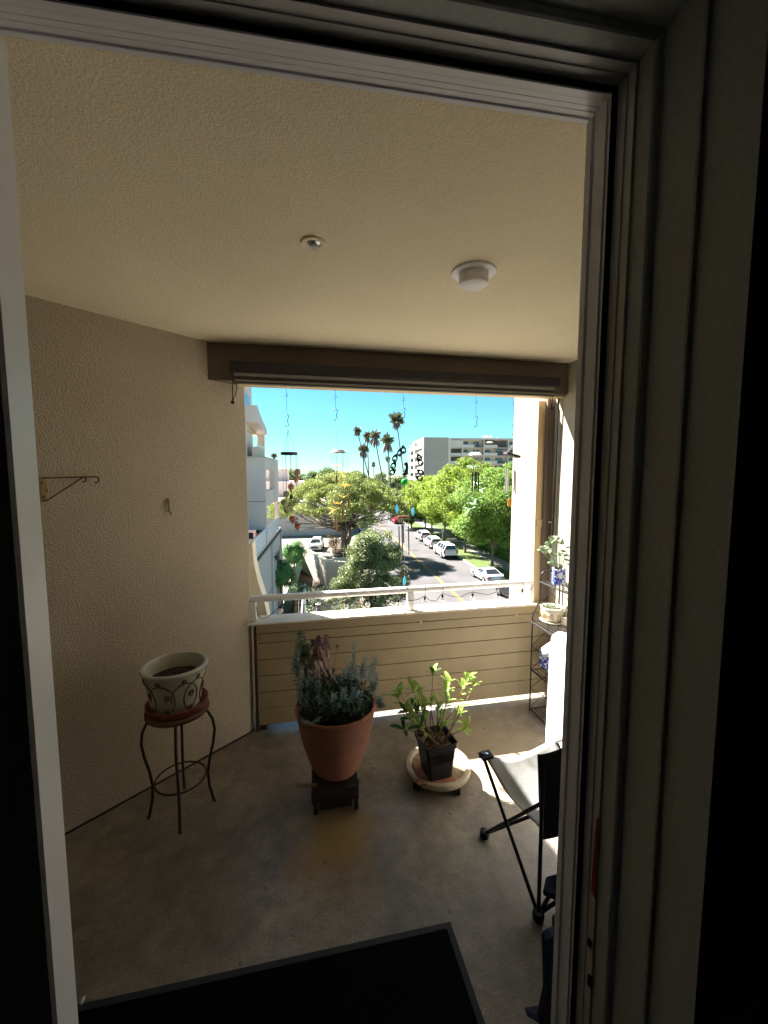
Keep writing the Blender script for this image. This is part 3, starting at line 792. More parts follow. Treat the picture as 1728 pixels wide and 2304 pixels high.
lv = [sq(hb, 0), sq(ht - 0.006, H_ - 0.03), sq(ht, H_ - 0.028), sq(ht + 0.002, H_), sq(ht - 0.004, H_), sq(ht - 0.012, H_ - 0.06)]
for i in range(len(lv) - 1): b.strip(lv[i], lv[i + 1], close=True)
b.add(lv[0], [tuple(range(8))])
b.build('pot', 'black_plastic', bp)
b = MB()
for i in range(11):
    for j in range(4):
        t = 0.48 + 0.07 * j; h = hb + (ht - hb) * t
        x = (-0.85 + 1.7 * (i + 0.5 * (j % 2)) / 11) * h
        b.tube([MP @ V(x, -h - 0.0005, H_ * t), MP @ V(x + 0.008, -h - 0.0012, H_ * t + 0.012)], 0.0014, 4)
b.build('pressed_pattern', 'black_plastic', bp)
b = MB(); q = sq(ht - 0.013, H_ - 0.045); b.add(q, [tuple(range(8))]); b.build('soil', 'soil', bp)
b = MB()
for i in range(260):
    p = MP @ V(rnd.uniform(-0.072, 0.072), rnd.uniform(-0.072, 0.072), H_ - 0.043 + rnd.uniform(0, 0.012))
    b.cbox((0, 0, 0), (rnd.uniform(0.008, 0.024), rnd.uniform(0.005, 0.012), 0.004), Matrix.Translation(p) @ Matrix.Rotation(rnd.uniform(0, 6), 4, 'Z') @ Matrix.Rotation(rnd.uniform(-0.7, 0.7), 4, 'X'))
o = b.build('bark_chips', 'bark_chips', bp, fix=False); o['kind'] = 'stuff'
sh = thing('potted_shrub', (0.722, 2.055, 0.33), 'small shrub with sunlit light green leaves in the black pot', 'plant')
leaf_me = {}
for key in ('shrub_leaf', 'shrub_leaf_dark'):
    b = MB()
    # a folded, slightly curled leaf along +X, normal +Z, unit length
    xs = [0, 0.18, 0.42, 0.68, 0.88, 1.0]; ws = [0.03, 0.14, 0.2, 0.18, 0.1, 0.0]; zz = [0, 0.03, 0.05, 0.04, 0.01, -0.03]
    for i in range(5):
        for s_ in (-1, 1):
            b.add([(xs[i], 0, zz[i]), (xs[i + 1], 0, zz[i + 1]), (xs[i + 1], s_ * ws[i + 1], zz[i + 1] + 0.25 * ws[i + 1]), (xs[i], s_ * ws[i], zz[i] + 0.25 * ws[i])], [(0, 1, 2, 3) if s_ > 0 else (3, 2, 1, 0)])
    o = b.build('leaf', key, None, smooth=True); leaf_me[key] = o.data; bpy.data.objects.remove(o)
def put_leaf(p, d, n, L, key, parent, W=1.0):
    o = bpy.data.objects.new('leaf', leaf_me[key]); COL.objects.link(o); o.parent = parent
    d = d.normalized(); s_ = n.cross(d)
    s_ = s_.normalized() if s_.length > 1e-5 else d.orthogonal().normalized()
    nn = d.cross(s_)
    M_ = Matrix((d * L, s_ * L * W, nn * L)).transposed().to_4x4()
    M_.translation = p - parent.location
    o.matrix_local = M_
    return o
def z8(x, y): return (840 + x / 3.456, 1400 + y / 3.456)
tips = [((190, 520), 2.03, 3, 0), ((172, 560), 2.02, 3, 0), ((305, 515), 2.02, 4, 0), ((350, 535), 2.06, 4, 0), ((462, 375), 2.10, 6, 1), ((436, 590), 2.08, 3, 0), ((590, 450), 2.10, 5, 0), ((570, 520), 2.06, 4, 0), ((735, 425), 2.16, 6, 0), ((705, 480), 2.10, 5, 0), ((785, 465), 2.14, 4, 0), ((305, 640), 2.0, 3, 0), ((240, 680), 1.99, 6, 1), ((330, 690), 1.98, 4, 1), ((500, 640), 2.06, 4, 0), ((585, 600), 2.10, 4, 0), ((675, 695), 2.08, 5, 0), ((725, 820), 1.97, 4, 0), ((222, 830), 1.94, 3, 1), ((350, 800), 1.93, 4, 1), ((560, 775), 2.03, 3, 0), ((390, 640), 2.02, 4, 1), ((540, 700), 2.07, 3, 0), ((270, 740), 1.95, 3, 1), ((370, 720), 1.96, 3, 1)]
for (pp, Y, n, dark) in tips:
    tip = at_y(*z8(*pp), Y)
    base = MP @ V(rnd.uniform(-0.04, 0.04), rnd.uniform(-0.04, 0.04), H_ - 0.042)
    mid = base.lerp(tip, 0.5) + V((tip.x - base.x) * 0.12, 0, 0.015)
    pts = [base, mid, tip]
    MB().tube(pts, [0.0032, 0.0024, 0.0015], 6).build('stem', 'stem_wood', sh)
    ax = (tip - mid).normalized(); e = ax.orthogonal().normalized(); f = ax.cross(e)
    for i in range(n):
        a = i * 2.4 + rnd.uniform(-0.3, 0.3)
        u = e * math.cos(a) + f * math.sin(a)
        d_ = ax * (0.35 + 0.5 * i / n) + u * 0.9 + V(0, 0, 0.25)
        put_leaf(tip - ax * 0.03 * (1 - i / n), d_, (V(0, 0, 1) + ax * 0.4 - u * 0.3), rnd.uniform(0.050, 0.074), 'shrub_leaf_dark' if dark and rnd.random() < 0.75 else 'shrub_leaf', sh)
    for i in range(2):
        p = mid.lerp(tip, 0.2 + 0.4 * i); a = rnd.uniform(0, 6.28); u = e * math.cos(a) + f * math.sin(a)
        put_leaf(p, u + ax * 0.5, V(0, 0, 1), rnd.uniform(0.03, 0.05), 'shrub_leaf', sh, 1.15)

# ---- camp chair: seat faces the street, its back towards the door
ch = thing('camp_chair', (1.0, 1.5, 0), 'camp chair with pale grey sling seat and black back, half behind the jamb', 'camp chair')
S1, S2 = V(0.812, 1.68, 0.425), V(1.185, 1.695, 0.45)
F1, F2, F3, F4 = V(0.838, 1.70, 0.016), V(0.880, 1.317, 0.016), V(1.225, 1.715, 0.016), V(1.265, 1.335, 0.016)
BL = at_y(1209, 1693, 1.36); BR = V(BL.x + 0.33, 1.365, BL.z + 0.02)
QL = V(0.925, 1.40, 0.30); QR = V(1.225, 1.41, 0.31)
def rod(a, b, r=0.0078): return MB().tube([a, b], r, 8)
low = at_y(1222, 1850, 1.40)
for nm, a, b in (('leg', F2, S1), ('leg', F2, BL + V(0.02, -0.01, -0.03)), ('leg', F1, QL + V(0.0, -0.02, 0.12)), ('leg', F1, QR + V(0, 0, 0.10)), ('leg', F3, S2), ('leg', F3, QL + V(0.02, 0, 0.02)), ('leg', F4, S2), ('leg', F4, BR), ('leg', F2, QR + V(0.05, 0, 0.14)), ('leg', F4, QL + V(0.06, 0.0, 0.10))):
    rod(a, b).build(nm, 'black_metal', ch, smooth=True)
for F in (F1, F2, F3, F4):
    MB().lathe([(0.001, -0.0155), (0.020, -0.0155), (0.023, 0.0), (0.020, 0.018), (0.010, 0.022), (0.001, 0.022)], F, 14).build('foot', 'black_plastic', ch, smooth=True)
# sling seat: a sagging bilinear sheet between the front corners and the low back edge
def sheet(c00, c10, c01, c11, sag, nu=18, nv=18, th=0.004, wob=0.004, seed=0):
    rr = random.Random(seed); b = MB(); P = []
    ph = [rr.uniform(0, 6) for _ in range(4)]
    for j in range(nv + 1):
        for i in range(nu + 1):
            u, v = i / nu, j / nv
            p = c00 * (1 - u) * (1 - v) + c10 * u * (1 - v) + c01 * (1 - u) * v + c11 * u * v
            # edges cut in between the corners
            s_ = sag * (4 * u * (1 - u)) * (0.55 + 0.45 * math.sin(math.pi * v)) + sag * 0.4 * math.sin(math.pi * v)
            p = p - V(0, 0, s_) + V(0, 0, wob * (math.sin(9 * u + 5 * v + ph[0]) + math.sin(4 * u - 11 * v + ph[1])))
            P.append(p)
    fs = [(j * (nu + 1) + i, j * (nu + 1) + i + 1, (j + 1) * (nu + 1) + i + 1, (j + 1) * (nu + 1) + i) for j in range(nv) for i in range(nu)]
    return b.add(P, fs)
st_ = sheet(S1, S2, QL, QR, 0.075, seed=3).build('seat', 'seat_cloth', ch, smooth=True, fix=False)
md = st_.modifiers.new('thick', 'SOLIDIFY'); md.thickness = 0.004
bk = sheet(BL, BR, QL + V(-0.008, -0.02, -0.035), QR + V(0, -0.02, -0.03), 0.006, wob=0.005, seed=5).build('back_panel', 'black_cloth', ch, smooth=True, fix=False)
md = bk.modifiers.new('thick', 'SOLIDIFY'); md.thickness = 0.006
for c, t in ((S1, 'black_plastic'), (S2, 'seat_cloth')):
    cp = MB().cbox((0, 0, 0), (0.055, 0.05, 0.014), Matrix.Translation(c + V(0.012, -0.006, 0.001)) @ Matrix.Rotation(R(-8), 4, 'Y')).build('corner_patch', t, ch, bevel=0.004)
    MB().lathe([(0.001, 0.0), (0.008, 0.0), (0.008, 0.003), (0.001, 0.0035)], c + V(0.014, -0.006, 0.009), 12).build('eyelet', 'alu', cp)
MB().tube([S1 + V(-0.006, 0.006, -0.012), S1 + V(0.0, 0, 0.012)], 0.012, 8).build('corner_cap', 'black_plastic', ch, smooth=True)

# ---- second, navy chair of which only an edge shows beside the jamb
nv = thing('camp_chair', (1.1, 1.05, 0), 'navy fabric camp chair of which only a strip shows beside the jamb', 'camp chair')
c = at_z(1243, 2010, 0.17)
MB().ext([c + V(-0.04, 0.0, 0.0), c + V(-0.005, 0.035, 0.012), c + V(0.20, 0.05, 0.012), c + V(0.20, -0.045, 0), c + V(0.0, -0.03, -0.002)], (0, 0, 0.022)).build('arm_pad', 'navy_cloth', nv, bevel=0.005)
MB().tube([F2 + V(0.012, 0.008, -0.002), c + V(0.10, 0.0, -0.001)], 0.0075, 8).build('leg', 'black_metal', nv, smooth=True)
q0, q1, q2 = at_y(1229, 2130, 0.95), at_y(1233, 2240, 0.97), at_y(1219, 2304, 0.99)
q3 = V(q2.x - 0.03, 1.02, 0.06)
MB().ext([q0 + V(0, 0, 0.012), q0 + V(0.02, 0, 0.022), q0 + V(0.3, 0, 0.03), V(q0.x + 0.3, 0.96, 0.1), V(q3.x + 0.1, 1.0, 0.05), q3, q2, q1], (0.0, 0.03, 0.0)).build('back_panel', 'navy_cloth', nv, bevel=0.006)
for dx_ in (0.06, 0.30):
    MB().tube([V(q0.x + dx_, 0.985, 0.0), V(q0.x + dx_, 0.985, q0.z)], 0.008, 8).build('leg', 'black_metal', nv, smooth=True)
kc = at_z(1252, 2082, 0.02)
MB().lathe([(0.001, -0.0195), (0.022, -0.0195), (0.024, 0.02), (0.012, 0.03), (0.001, 0.03)], V(kc.x + 0.008, kc.y, 0.02), 14).build('foot', 'black_plastic', nv, smooth=True)

# ---- door mat
dm = thing('door_mat', (-0.1, 1.05, 0), 'black carpet doormat with a grey rubber border just outside the door', 'doormat')
mx0, mx1, my0, my1 = -0.90, 0.546, 0.78, 1.385
Mm = Matrix.Translation((0.546, 1.374, 0)) @ Matrix.Rotation(R(-0.3), 4, 'Z') @ Matrix.Translation((-0.546, -1.385, 0))
MB().box((mx0, my0, 0.0005), (mx1, my1, 0.006), Mm).build('rubber_border', 'mat_rubber', dm, bevel=0.002)
MB().box((mx0 + 0.028, my0 + 0.028, 0.0062), (mx1 - 0.024, my1 - 0.026, 0.012), Mm).build('carpet_pile', 'mat_black', dm, bevel=0.003)

# ---- wire plant rack against the right wall
rk = thing('plant_rack', (1.72, 2.3, 0), 'black wire plant rack with shelves of pots against the sunlit wall', 'plant rack')
YE0, YE1 = 2.62, 1.95
def end_panel(Y):
    b = MB()
    b.tube([V(1.62, Y, 0.0), V(1.62, Y, 0.70), V(1.625, Y, 0.715), V(1.668, Y, 0.80), V(1.672, Y, 0.82), V(1.672, Y, 0.975), V(1.679, Y, 1.0), V(1.695, Y, 1.015), V(1.72, Y, 1.02), V(1.80, Y, 1.02), V(1.815, Y, 1.015), V(1.825, Y, 0.99), V(1.825, Y, 0.0)], 0.0055, 8)
    for z0, z1, x0_ in ((0.03, 0.31, 1.62), (0.31, 0.66, 1.62), (0.67, 0.93, 1.67)):
        n = 2
        for i in range(n):
            za, zb = z0 + (z1 - z0) * i / n, z0 + (z1 - z0) * (i + 1) / n
            b.tube([V(x0_, Y, za), V(1.825, Y, zb)], 0.0022, 5).tube([V(x0_, Y, zb), V(1.825, Y, za)], 0.0022, 5)
    return b
end_panel(YE0).build('end_panel', 'black_metal', rk, smooth=True)
end_panel(YE1).build('end_panel', 'black_metal', rk, smooth=True)
def shelf(z, x0_, n):
    b = MB()
    b.tube([V(x0_, YE0, z), V(x0_, YE1, z)], 0.0055, 8).tube([V(1.825, YE0, z), V(1.825, YE1, z)], 0.0045, 8)
    for yy in (YE0, (YE0 + YE1) / 2, YE1): b.tube([V(x0_, yy, z - 0.004), V(1.825, yy, z - 0.004)], 0.004, 6)
    for i in range(1, n): 
        x = x0_ + (1.825 - x0_) * i / n
        b.tube([V(x, YE0, z + 0.002), V(x, YE1, z + 0.002)], 0.0026, 6)
    return b.build('shelf', 'black_metal', rk, smooth=True)
shelf(0.02, 1.62, 7); shelf(0.31, 1.62, 7); shelf(0.665, 1.605, 8); shelf(0.945, 1.67, 6)
MB().tube([V(1.605, YE0, 0.655), V(1.605, YE1, 0.655)], 0.004, 6).build('shelf_edge', 'black_metal', rk)

def pot_on(px, py, z): return at_z(px, py, z)
# jade plant in a blue and white pot on the top shelf
c = at_z(1257, 1313, 0.952); c = V(c.x, c.y, 0.9485)
jp = thing('blue_pot', c, 'cylindrical blue and white patterned pot on the top shelf of the rack', 'plant pot')
rr_ = 0.045
MB().lathe([(0.001, 0.0), (rr_ * 0.92, 0.0), (rr_ * 0.95, 0.004), (rr_, 0.01), (rr_, 0.096), (rr_ * 1.04, 0.10), (rr_ * 1.04, 0.108), (rr_ * 0.92, 0.108), (rr_ * 0.9, 0.095)], c, 32).build('pot', 'blue_white', jp, smooth=True)
MB().lathe([(0.001, 0.098), (rr_ * 0.9, 0.096)], c, 20).build('soil', 'soil', jp)
jd = thing('jade_plant', c + V(0, 0, 0.097), 'pale jade plant with fat round leaves in the blue and white pot', 'plant')
leaf_me['jade_leaf'] = None
b = MB().ball((0.5, 0, 0), 0.5, 10, 6, (1, 0.78, 0.2)); o = b.build('leaf', 'jade_leaf', None, smooth=True); leaf_me['jade_leaf'] = o.data; bpy.data.objects.remove(o)
zb = lambda x, y: (1140 + x / 6.914, 1180 + y / 6.914)
for (pp, n, L) in (((545, 420), 6, 0.030), ((600, 390), 7, 0.032), ((690, 300), 6, 0.032), ((740, 250), 7, 0.034), ((810, 280), 6, 0.034), ((690, 600), 5, 0.022), ((780, 480), 7, 0.022), ((850, 480), 6, 0.02), ((920, 480), 8, 0.018), ((960, 360), 7, 0.016), ((940, 560), 7, 0.016), ((970, 620), 6, 0.016), ((880, 420), 6, 0.018), ((840, 640), 5, 0.016), ((650, 430), 5, 0.03)):
    q = at_y(*zb(*pp), c.y + rnd.uniform(-0.03, 0.03))
    bs = c + V(rnd.uniform(-0.02, 0.02), rnd.uniform(-0.02, 0.02), 0.097)
    MB().tube([bs, bs.lerp(q, 0.5) + V(0, 0, 0.012), q], [0.004, 0.003, 0.002], 6).build('stem', 'jade_leaf', jd)
    for i in range(n):
        a = i * 2.4; u = V(math.cos(a), math.sin(a) * 0.8, rnd.uniform(-0.1, 0.9))
        put_leaf(q, u, V(rnd.uniform(-0.7, 0.7), -1.0, rnd.uniform(-0.2, 0.7)), 1.15 * L * rnd.uniform(0.8, 1.15), 'jade_leaf', jd)
# oval cream pot on its saucer
c = at_z(1240, 1397, 0.672); c = V(c.x + 0.005, c.y, 0.6695)
so_ = MB().lathe([(0.001, 0.0), (0.070, 0.0), (0.084, 0.006), (0.086, 0.011), (0.080, 0.011), (0.001, 0.006)], c, 36, sx=0.95).build('saucer', 'cream_glaze', smooth=True)
tag(so_, 'cream saucer under the round bellied pot on the rack', 'saucer')
c2 = c + V(0, 0, 0.0068)
op = thing('bellied_pot', c2, 'round bellied cream pot with pressed leaf shapes on the rack shelf', 'plant pot')
MB().lathe([(0.001, 0.0), (0.050, 0.0), (0.058, 0.006), (0.074, 0.035), (0.077, 0.056), (0.073, 0.078), (0.072, 0.084), (0.078, 0.090), (0.077, 0.098), (0.068, 0.098), (0.064, 0.085)], c2, 40).build('bowl', 'cream_glaze', op, smooth=True)
MB().lathe([(0.001, 0.087), (0.066, 0.085)], c2, 20).build('soil', 'soil', op)
for i in range(9):
    a = -2.2 + i * 0.7; u = V(math.cos(a), math.sin(a), 0); s_ = V(-u.y, u.x, 0)
    b = MB()
    for k in range(-2, 3):
        b.tube([c2 + u * 0.0705 + s_ * 0.006 * k + V(0, 0, 0.022), c2 + u * 0.0775 + s_ * 0.0085 * k + V(0, 0, 0.045 + 0.003 * (2 - abs(k))), c2 + u * 0.0765 + s_ * 0.004 * k + V(0, 0, 0.064)], 0.0022, 5)
    b.build('pressed_leaf', 'tan_glaze', op, smooth=True)
b = MB()
for i in range(90):
    a = rnd.uniform(0, 6.28); r = rnd.uniform(0, 0.05); d_ = V(rnd.gauss(0, .6), rnd.gauss(0, .6), 1)
    b.leaf(c2 + V(r * math.cos(a) - 0.012, r * math.sin(a), 0.09), d_, V(1, 0, 0.3), rnd.uniform(0.015, 0.04), 0.008, 0.2)
o = b.build('small_succulent', 'jade_leaf', None, fix=False); tag(o, 'little pale succulent sprouting in the bellied cream pot', 'plant')
# small cup pot at the edge, jar, bottle, dishes
c = at_z(1273, 1405, 0.672); c.z = 0.6695
kp = thing('cup_pot', c, 'small cream cup shaped pot half hidden by the jamb on the rack', 'plant pot')
MB().lathe([(0.001, 0), (0.022, 0), (0.026, 0.004), (0.036, 0.05), (0.038, 0.062), (0.034, 0.062), (0.03, 0.05), (0.001, 0.048)], c, 28).build('cup', 'cream_glaze', kp, smooth=True)
b = MB()
for i in range(60):
    a = rnd.uniform(0, 6.28); h = rnd.uniform(0.05, 0.13); d_ = V(math.cos(a), math.sin(a), 0.5)
    b.leaf(c + V(0.008 * math.cos(a * 3), 0.008 * math.sin(a), h), d_, V(0, 0, 1), 0.02, 0.010)
b.tube([c + V(0, 0, 0.048), c + V(0, 0, 0.13)], 0.004, 6)
tag(b.build('sprig', 'jade_leaf', None, fix=False), 'small yellow green sprig in the cup shaped pot', 'plant')
c = at_z(1235, 1356, 0.672); c = V(c.x + 0.01, c.y, 0.6695)
jr = thing('white_jar', c, 'tall white ceramic jar standing behind the bellied pot on the rack', 'jar')
MB().lathe([(0.001, 0), (0.030, 0), (0.034, 0.006), (0.036, 0.12), (0.034, 0.135), (0.029, 0.142), (0.029, 0.15), (0.025, 0.15), (0.024, 0.12), (0.001, 0.118)], c, 28).build('body', 'white_sheet', jr, smooth=True)
c = at_z(1260, 1360, 0.672); c = V(c.x + 0.01, c.y, 0.6695)
yb = thing('yellow_bottle', c, 'bright yellow plastic bottle between the jar and the bellied pot on the rack', 'bottle')
MB().lathe([(0.001, 0), (0.024, 0), (0.027, 0.005), (0.027, 0.105), (0.022, 0.122), (0.012, 0.130)], c, 24).build('body', 'yellow_plastic', yb, smooth=True)
MB().lathe([(0.012, 0.1305), (0.013, 0.131), (0.013, 0.150), (0.001, 0.151)], c, 16).build('lid', 'white_paint', yb, smooth=True)
c = at_z(1222, 1500, 0.317); c = V(c.x + 0.02, c.y, 0.3145)
for i in range(3):
    o = MB().lathe([(0.001, 0), (0.032, 0), (0.036, 0.004), (0.050, 0.036), (0.052, 0.050), (0.048, 0.050), (0.044, 0.036), (0.001, 0.01)], c + V(0, 0, 0.0345 * i), 28).build('bowl', 'blue_white', None, smooth=True)
    tag(o, ('lowest', 'middle', 'topmost')[i] + ' blue and white bowl in the stack on the middle rack shelf', 'bowl', 'stacked blue and white bowls')
c = at_z(1243, 1527, 0.317); c = V(c.x + 0.01, c.y, 0.3145)
o = MB().lathe([(0.001, 0), (0.05, 0), (0.085, 0.012), (0.088, 0.016), (0.05, 0.008), (0.001, 0.006)], c + V(0.03, 0, 0.086), 32, Matrix.Rotation(R(-62), 4, 'Y')).build('plate', 'blue_white', None, smooth=True)
tag(o, 'blue and white plate leaning beside the stacked bowls on the rack', 'plate')

# ---- box under a white sheet
wb = thing('covered_grill', (1.42, 1.96, 0), 'bulky thing wrapped in a glaring white sheet in the sun beside the camp chair', 'covered grill')
def wq(px, py, Y): return at_y(px, py, Y)
b = MB()
A0, A1 = at_y(1238, 1445, 1.93), at_y(1268, 1440, 1.90)
base = at_y(1240, 1650, 1.98)
xl = base.x
bx = [(xl, 2.02), (xl + 0.34, 2.06), (xl + 0.36, 1.66), (xl + 0.02, 1.62)]
lev = []
for (z, g) in ((0.02, 0.0), (0.25, 0.004), (0.5, 0.0), (0.70, 0.012), (0.80, -0.015), (0.82, -0.05)):
    ring_ = []
    for i in range(4):
        p0, p1 = bx[i], bx[(i + 1) % 4]
        for k in range(10):
            t = k / 10
            cxm, cym = xl + 0.18, 1.84
            x = p0[0] + (p1[0] - p0[0]) * t; y = p0[1] + (p1[1] - p0[1]) * t
            f_ = 1 + g + 0.02 * math.sin(k * 1.9 + z * 5 + i) * (1 if z < 0.75 else 0.3)
            ring_.append(V(cxm + (x - cxm) * f_, cym + (y - cym) * f_, z + (0.012 * math.sin(k * 1.3 + i * 2) if z > 0.1 else 0)))
    lev.append(ring_)
for i in range(len(lev) - 1): b.strip(lev[i], lev[i + 1], close=True)
b.add(lev[-1], [tuple(range(40))])
b.build('sheet', 'white_sheet', wb, smooth=True)
# overhanging top fold towards the street side
q = [at_y(1219, 1457, 2.07), at_y(1236, 1445, 2.05), at_y(1262, 1441, 2.0), V(xl + 0.3, 1.9, 0.845)]
r_ = [at_y(1222, 1478, 2.06), at_y(1240, 1478, 2.03), at_y(1272, 1505, 1.99), V(xl + 0.32, 1.88, 0.70)]
fl = MB().strip(q, r_)
o = fl.build('top_fold', 'white_sheet', wb, smooth=True, fix=False); md = o.modifiers.new('thick', 'SOLIDIFY'); md.thickness = 0.012
# ================================================================== STRING LIGHTS ON THE RAIL
MT['cable'] = mat('cable', (0.03, 0.03, 0.03), 0.6, 0.1, 20)
MT['wire_pale'] = mat('wire_pale', (0.45, 0.45, 0.45), 0.5, 0.1, 20)
sl = thing('string_lights', (0.7, 2.775, 0.84), 'string of small clear globe bulbs looped along the hand rail', 'string lights')
YB = 2.775
bul = [(631, 1374), (707.6, 1370), (779, 1364), (827.4, 1360), (896.4, 1360), (955.8, 1354), (995.7, 1349), (1063.4, 1346), (1120.7, 1345), (1175, 1336)]
cab = [(572, 1363), (577, 1368), (580, 1383), (590, 1391), (603, 1387), (612, 1380), (622, 1372), (631, 1361)]
for i in range(len(bul)):
    x, y = bul[i]
    cab.append((x, y - 13))
    if i + 1 < len(bul):
        x2, y2 = bul[i + 1]
        for t in (0.2, 0.4, 0.6, 0.8):
            sag = (4, 10, 12, 14, 9, 14, 12, 3, 12, 8)[i] * math.sin(math.pi * t) * (1 if i % 2 else 0.7) + rnd.uniform(-2.5, 2.5)
            cab.append((x + (x2 - x) * t, (y - 13) + (y2 - y) * t + sag))
cab += [(1184, 1333), (1192, 1328), (1200, 1318)]
pts = [at_y(x, y, YB + 0.004 * math.sin(i * 1.7)) for i, (x, y) in enumerate(cab)]
# smooth with catmull-rom
def catmull(P, k=4):
    out = []
    for i in range(len(P) - 1):
        p0, p1, p2, p3 = P[max(i - 1, 0)], P[i], P[i + 1], P[min(i + 2, len(P) - 1)]
        for j in range(k):
            t = j / k
            out.append(0.5 * ((2 * p1) + (p2 - p0) * t + (2 * p0 - 5 * p1 + 4 * p2 - p3) * t * t + (3 * p1 - p0 - 3 * p2 + p3) * t ** 3))
    return out + [P[-1]]
MB().tube(catmull(pts), 0.0022, 6).build('cable', 'cable', sl, smooth=True)
for i, (x, y) in enumerate(bul):
    c = at_y(x, y, YB)
    b_ = MB().ball(c, 0.0172, 16, 10).build('light_bulb', 'glass_bulb', sl, smooth=True)
    MB().lathe([(0.001, 0.034), (0.0065, 0.034), (0.0085, 0.028), (0.0085, 0.016), (0.006, 0.012), (0.001, 0.012)], c, 12).build('socket', 'black_plastic', b_, smooth=True)
    MB().tube([c + V(0, 0, 0.012), c + V(-0.004, 0, 0.0), c + V(0.004, 0, -0.004), c + V(0.002, 0, 0.01)], 0.0009, 5).build('filament', 'wire_pale', b_)
    t = at_y(x + rnd.uniform(-3, 3), y - 30, 2.80)
    MB().tube([c + V(0.001, 0, 0.033), V(c.x + 0.002, 2.773, 0.87), V(c.x + 0.004, 2.774, 0.905), V(c.x + 0.006, 2.80, 0.9155), V(c.x + 0.006, 2.826, 0.90)], 0.0014, 5).build('clip', 'cable' if i in (5, 6, 9) else 'wire_pale', sl)

# ================================================================== WIND CHIMES ALONG THE OPENING
MT['chime_metal'] = mat('chime_metal', (0.035, 0.045, 0.06), 0.4, 0.2, 30, metal=0.5)
MT['balloon_tan'] = mat('balloon_tan', (0.72, 0.52, 0.38), 0.6, 0.1, 20, trans=0.5)
MT['balloon_stripe'] = mat('balloon_stripe', (0.42, 0.18, 0.13), 0.6, 0.1, 20)
MT['balloon_green'] = mat('balloon_green', (0.50, 0.58, 0.46), 0.6, 0.1, 20, trans=0.5)
MT['balloon_brown'] = mat('balloon_brown', (0.62, 0.30, 0.11), 0.6, 0.1, 20, trans=0.5)
MT['gold_plastic'] = mat('gold_plastic', (0.85, 0.62, 0.20), 0.3, 0.1, 30, trans=0.45)
MT['gold_dark'] = mat('gold_dark', (0.22, 0.13, 0.035), 0.4, 0.3, 30, metal=0.4)
MT['dish_grey'] = mat('dish_grey', (0.13, 0.12, 0.12), 0.5, 0.1, 10)
MT['dish_white'] = mat('dish_white', (0.45, 0.46, 0.46), 0.4, 0.1, 10)
MT['green_bird'] = mat('green_bird', (0.62, 0.85, 0.66), 0.3, 0.15, 60, trans=0.55, transm=0.0)
MT['green_glass'] = mat('green_glass', (0.03, 0.45, 0.06), 0.1, 0.4, 90, trans=0.3)
MT['blue_glass'] = mat('blue_glass', (0.22, 0.58, 0.72), 0.15, 0.2, 60, trans=0.45)
MT['navy_bead'] = mat('navy_bead', (0.015, 0.02, 0.10), 0.2, 0.2, 60)
MT['plaque'] = mat('plaque', (0.30, 0.15, 0.11), 0.6, 0.2, 40)
MT['teal_tube'] = mat('teal_tube', (0.015, 0.06, 0.085), 0.35, 0.1, 20, metal=0.5)
MT['black_tube'] = mat('black_tube', (0.02, 0.022, 0.018), 0.35, 0.1, 20, metal=0.4)
MT['silver_tube'] = mat('silver_tube', (0.60, 0.60, 0.60), 0.28, 0.05, 20, metal=0.8)
MT['orange_wood'] = mat('orange_wood', (0.72, 0.28, 0.03), 0.5, 0.1, 20)
MT['dark_bar'] = mat('dark_bar', (0.030, 0.030, 0.055), 0.5, 0.2, 30)
MT['brown_bar'] = mat('brown_bar', (0.05, 0.032, 0.03), 0.5, 0.2, 30)
zA = lambda x, y: (520 + x / 2.5136, 850 + y / 2.5136)      # readings off an enlarged detail
zB = lambda x, y: (540 + x / 5.184, 860 + y / 5.184)
zC = lambda x, y: (840 + x / 4.879, 860 + y / 4.879)
YC = 2.80
def hp(p, dy=0.0, Y=YC): return at_y(p[0], p[1], Y + dy)
PXM = 2.78 / FPX           # metres per source pixel at the chimes
def s_curve(c, h, w):
    P = []
    for i in range(9): 
        a = R(200 - 27.5 * i); P.append(c + V(w * math.cos(a) * 0.9, 0, h * 0.28 + w * math.sin(a)))
    P.append(c + V(w * 0.3, 0, 0))
    for i in range(9):
        a = R(20 - 25 * i); P.append(c + V(w * 0.75 * math.cos(a) - 0.0 * w, 0, -h * 0.32 + w * 0.75 * math.sin(a)))
    return P
def hanger(name_label, px, y_top, y_hook, y_end, wire='chime_metal', hook=True, kx=0):
    """cup hook in the beam, a thin chain and an S hook; returns the lower end"""
    t = hp((px[0], y_top)); t.z = 2.2375
    hk_ = hp((px[1], y_hook)); e = hp((px[2], y_end))
    h = thing('hanging_hook', t, name_label, 'hook')
    MB().tube([t, t - V(0, 0, 0.02)] + [t + V(0.008 * math.sin(R(a)), 0, -0.03 - 0.010 * (1 - math.cos(R(a)))) for a in range(0, 280, 35)], 0.0014, 5).build('cup_hook', 'chime_metal', h)
    MB().tube([t + V(0, 0, -0.02), hk_ + V(0, 0, 0.045 if hook else 0.0)], 0.0011, 5).build('cord', 'chime_metal', h)
    if hook:
        MB().tube(s_curve(hk_, 0.09, 0.012), 0.0021, 6).build('s_hook', 'chime_metal', h, smooth=True)
        MB().tube([hk_ + V(0, 0, -0.038), e], 0.0009, 5).build('chain', 'wire_pale', h)
    return e, h

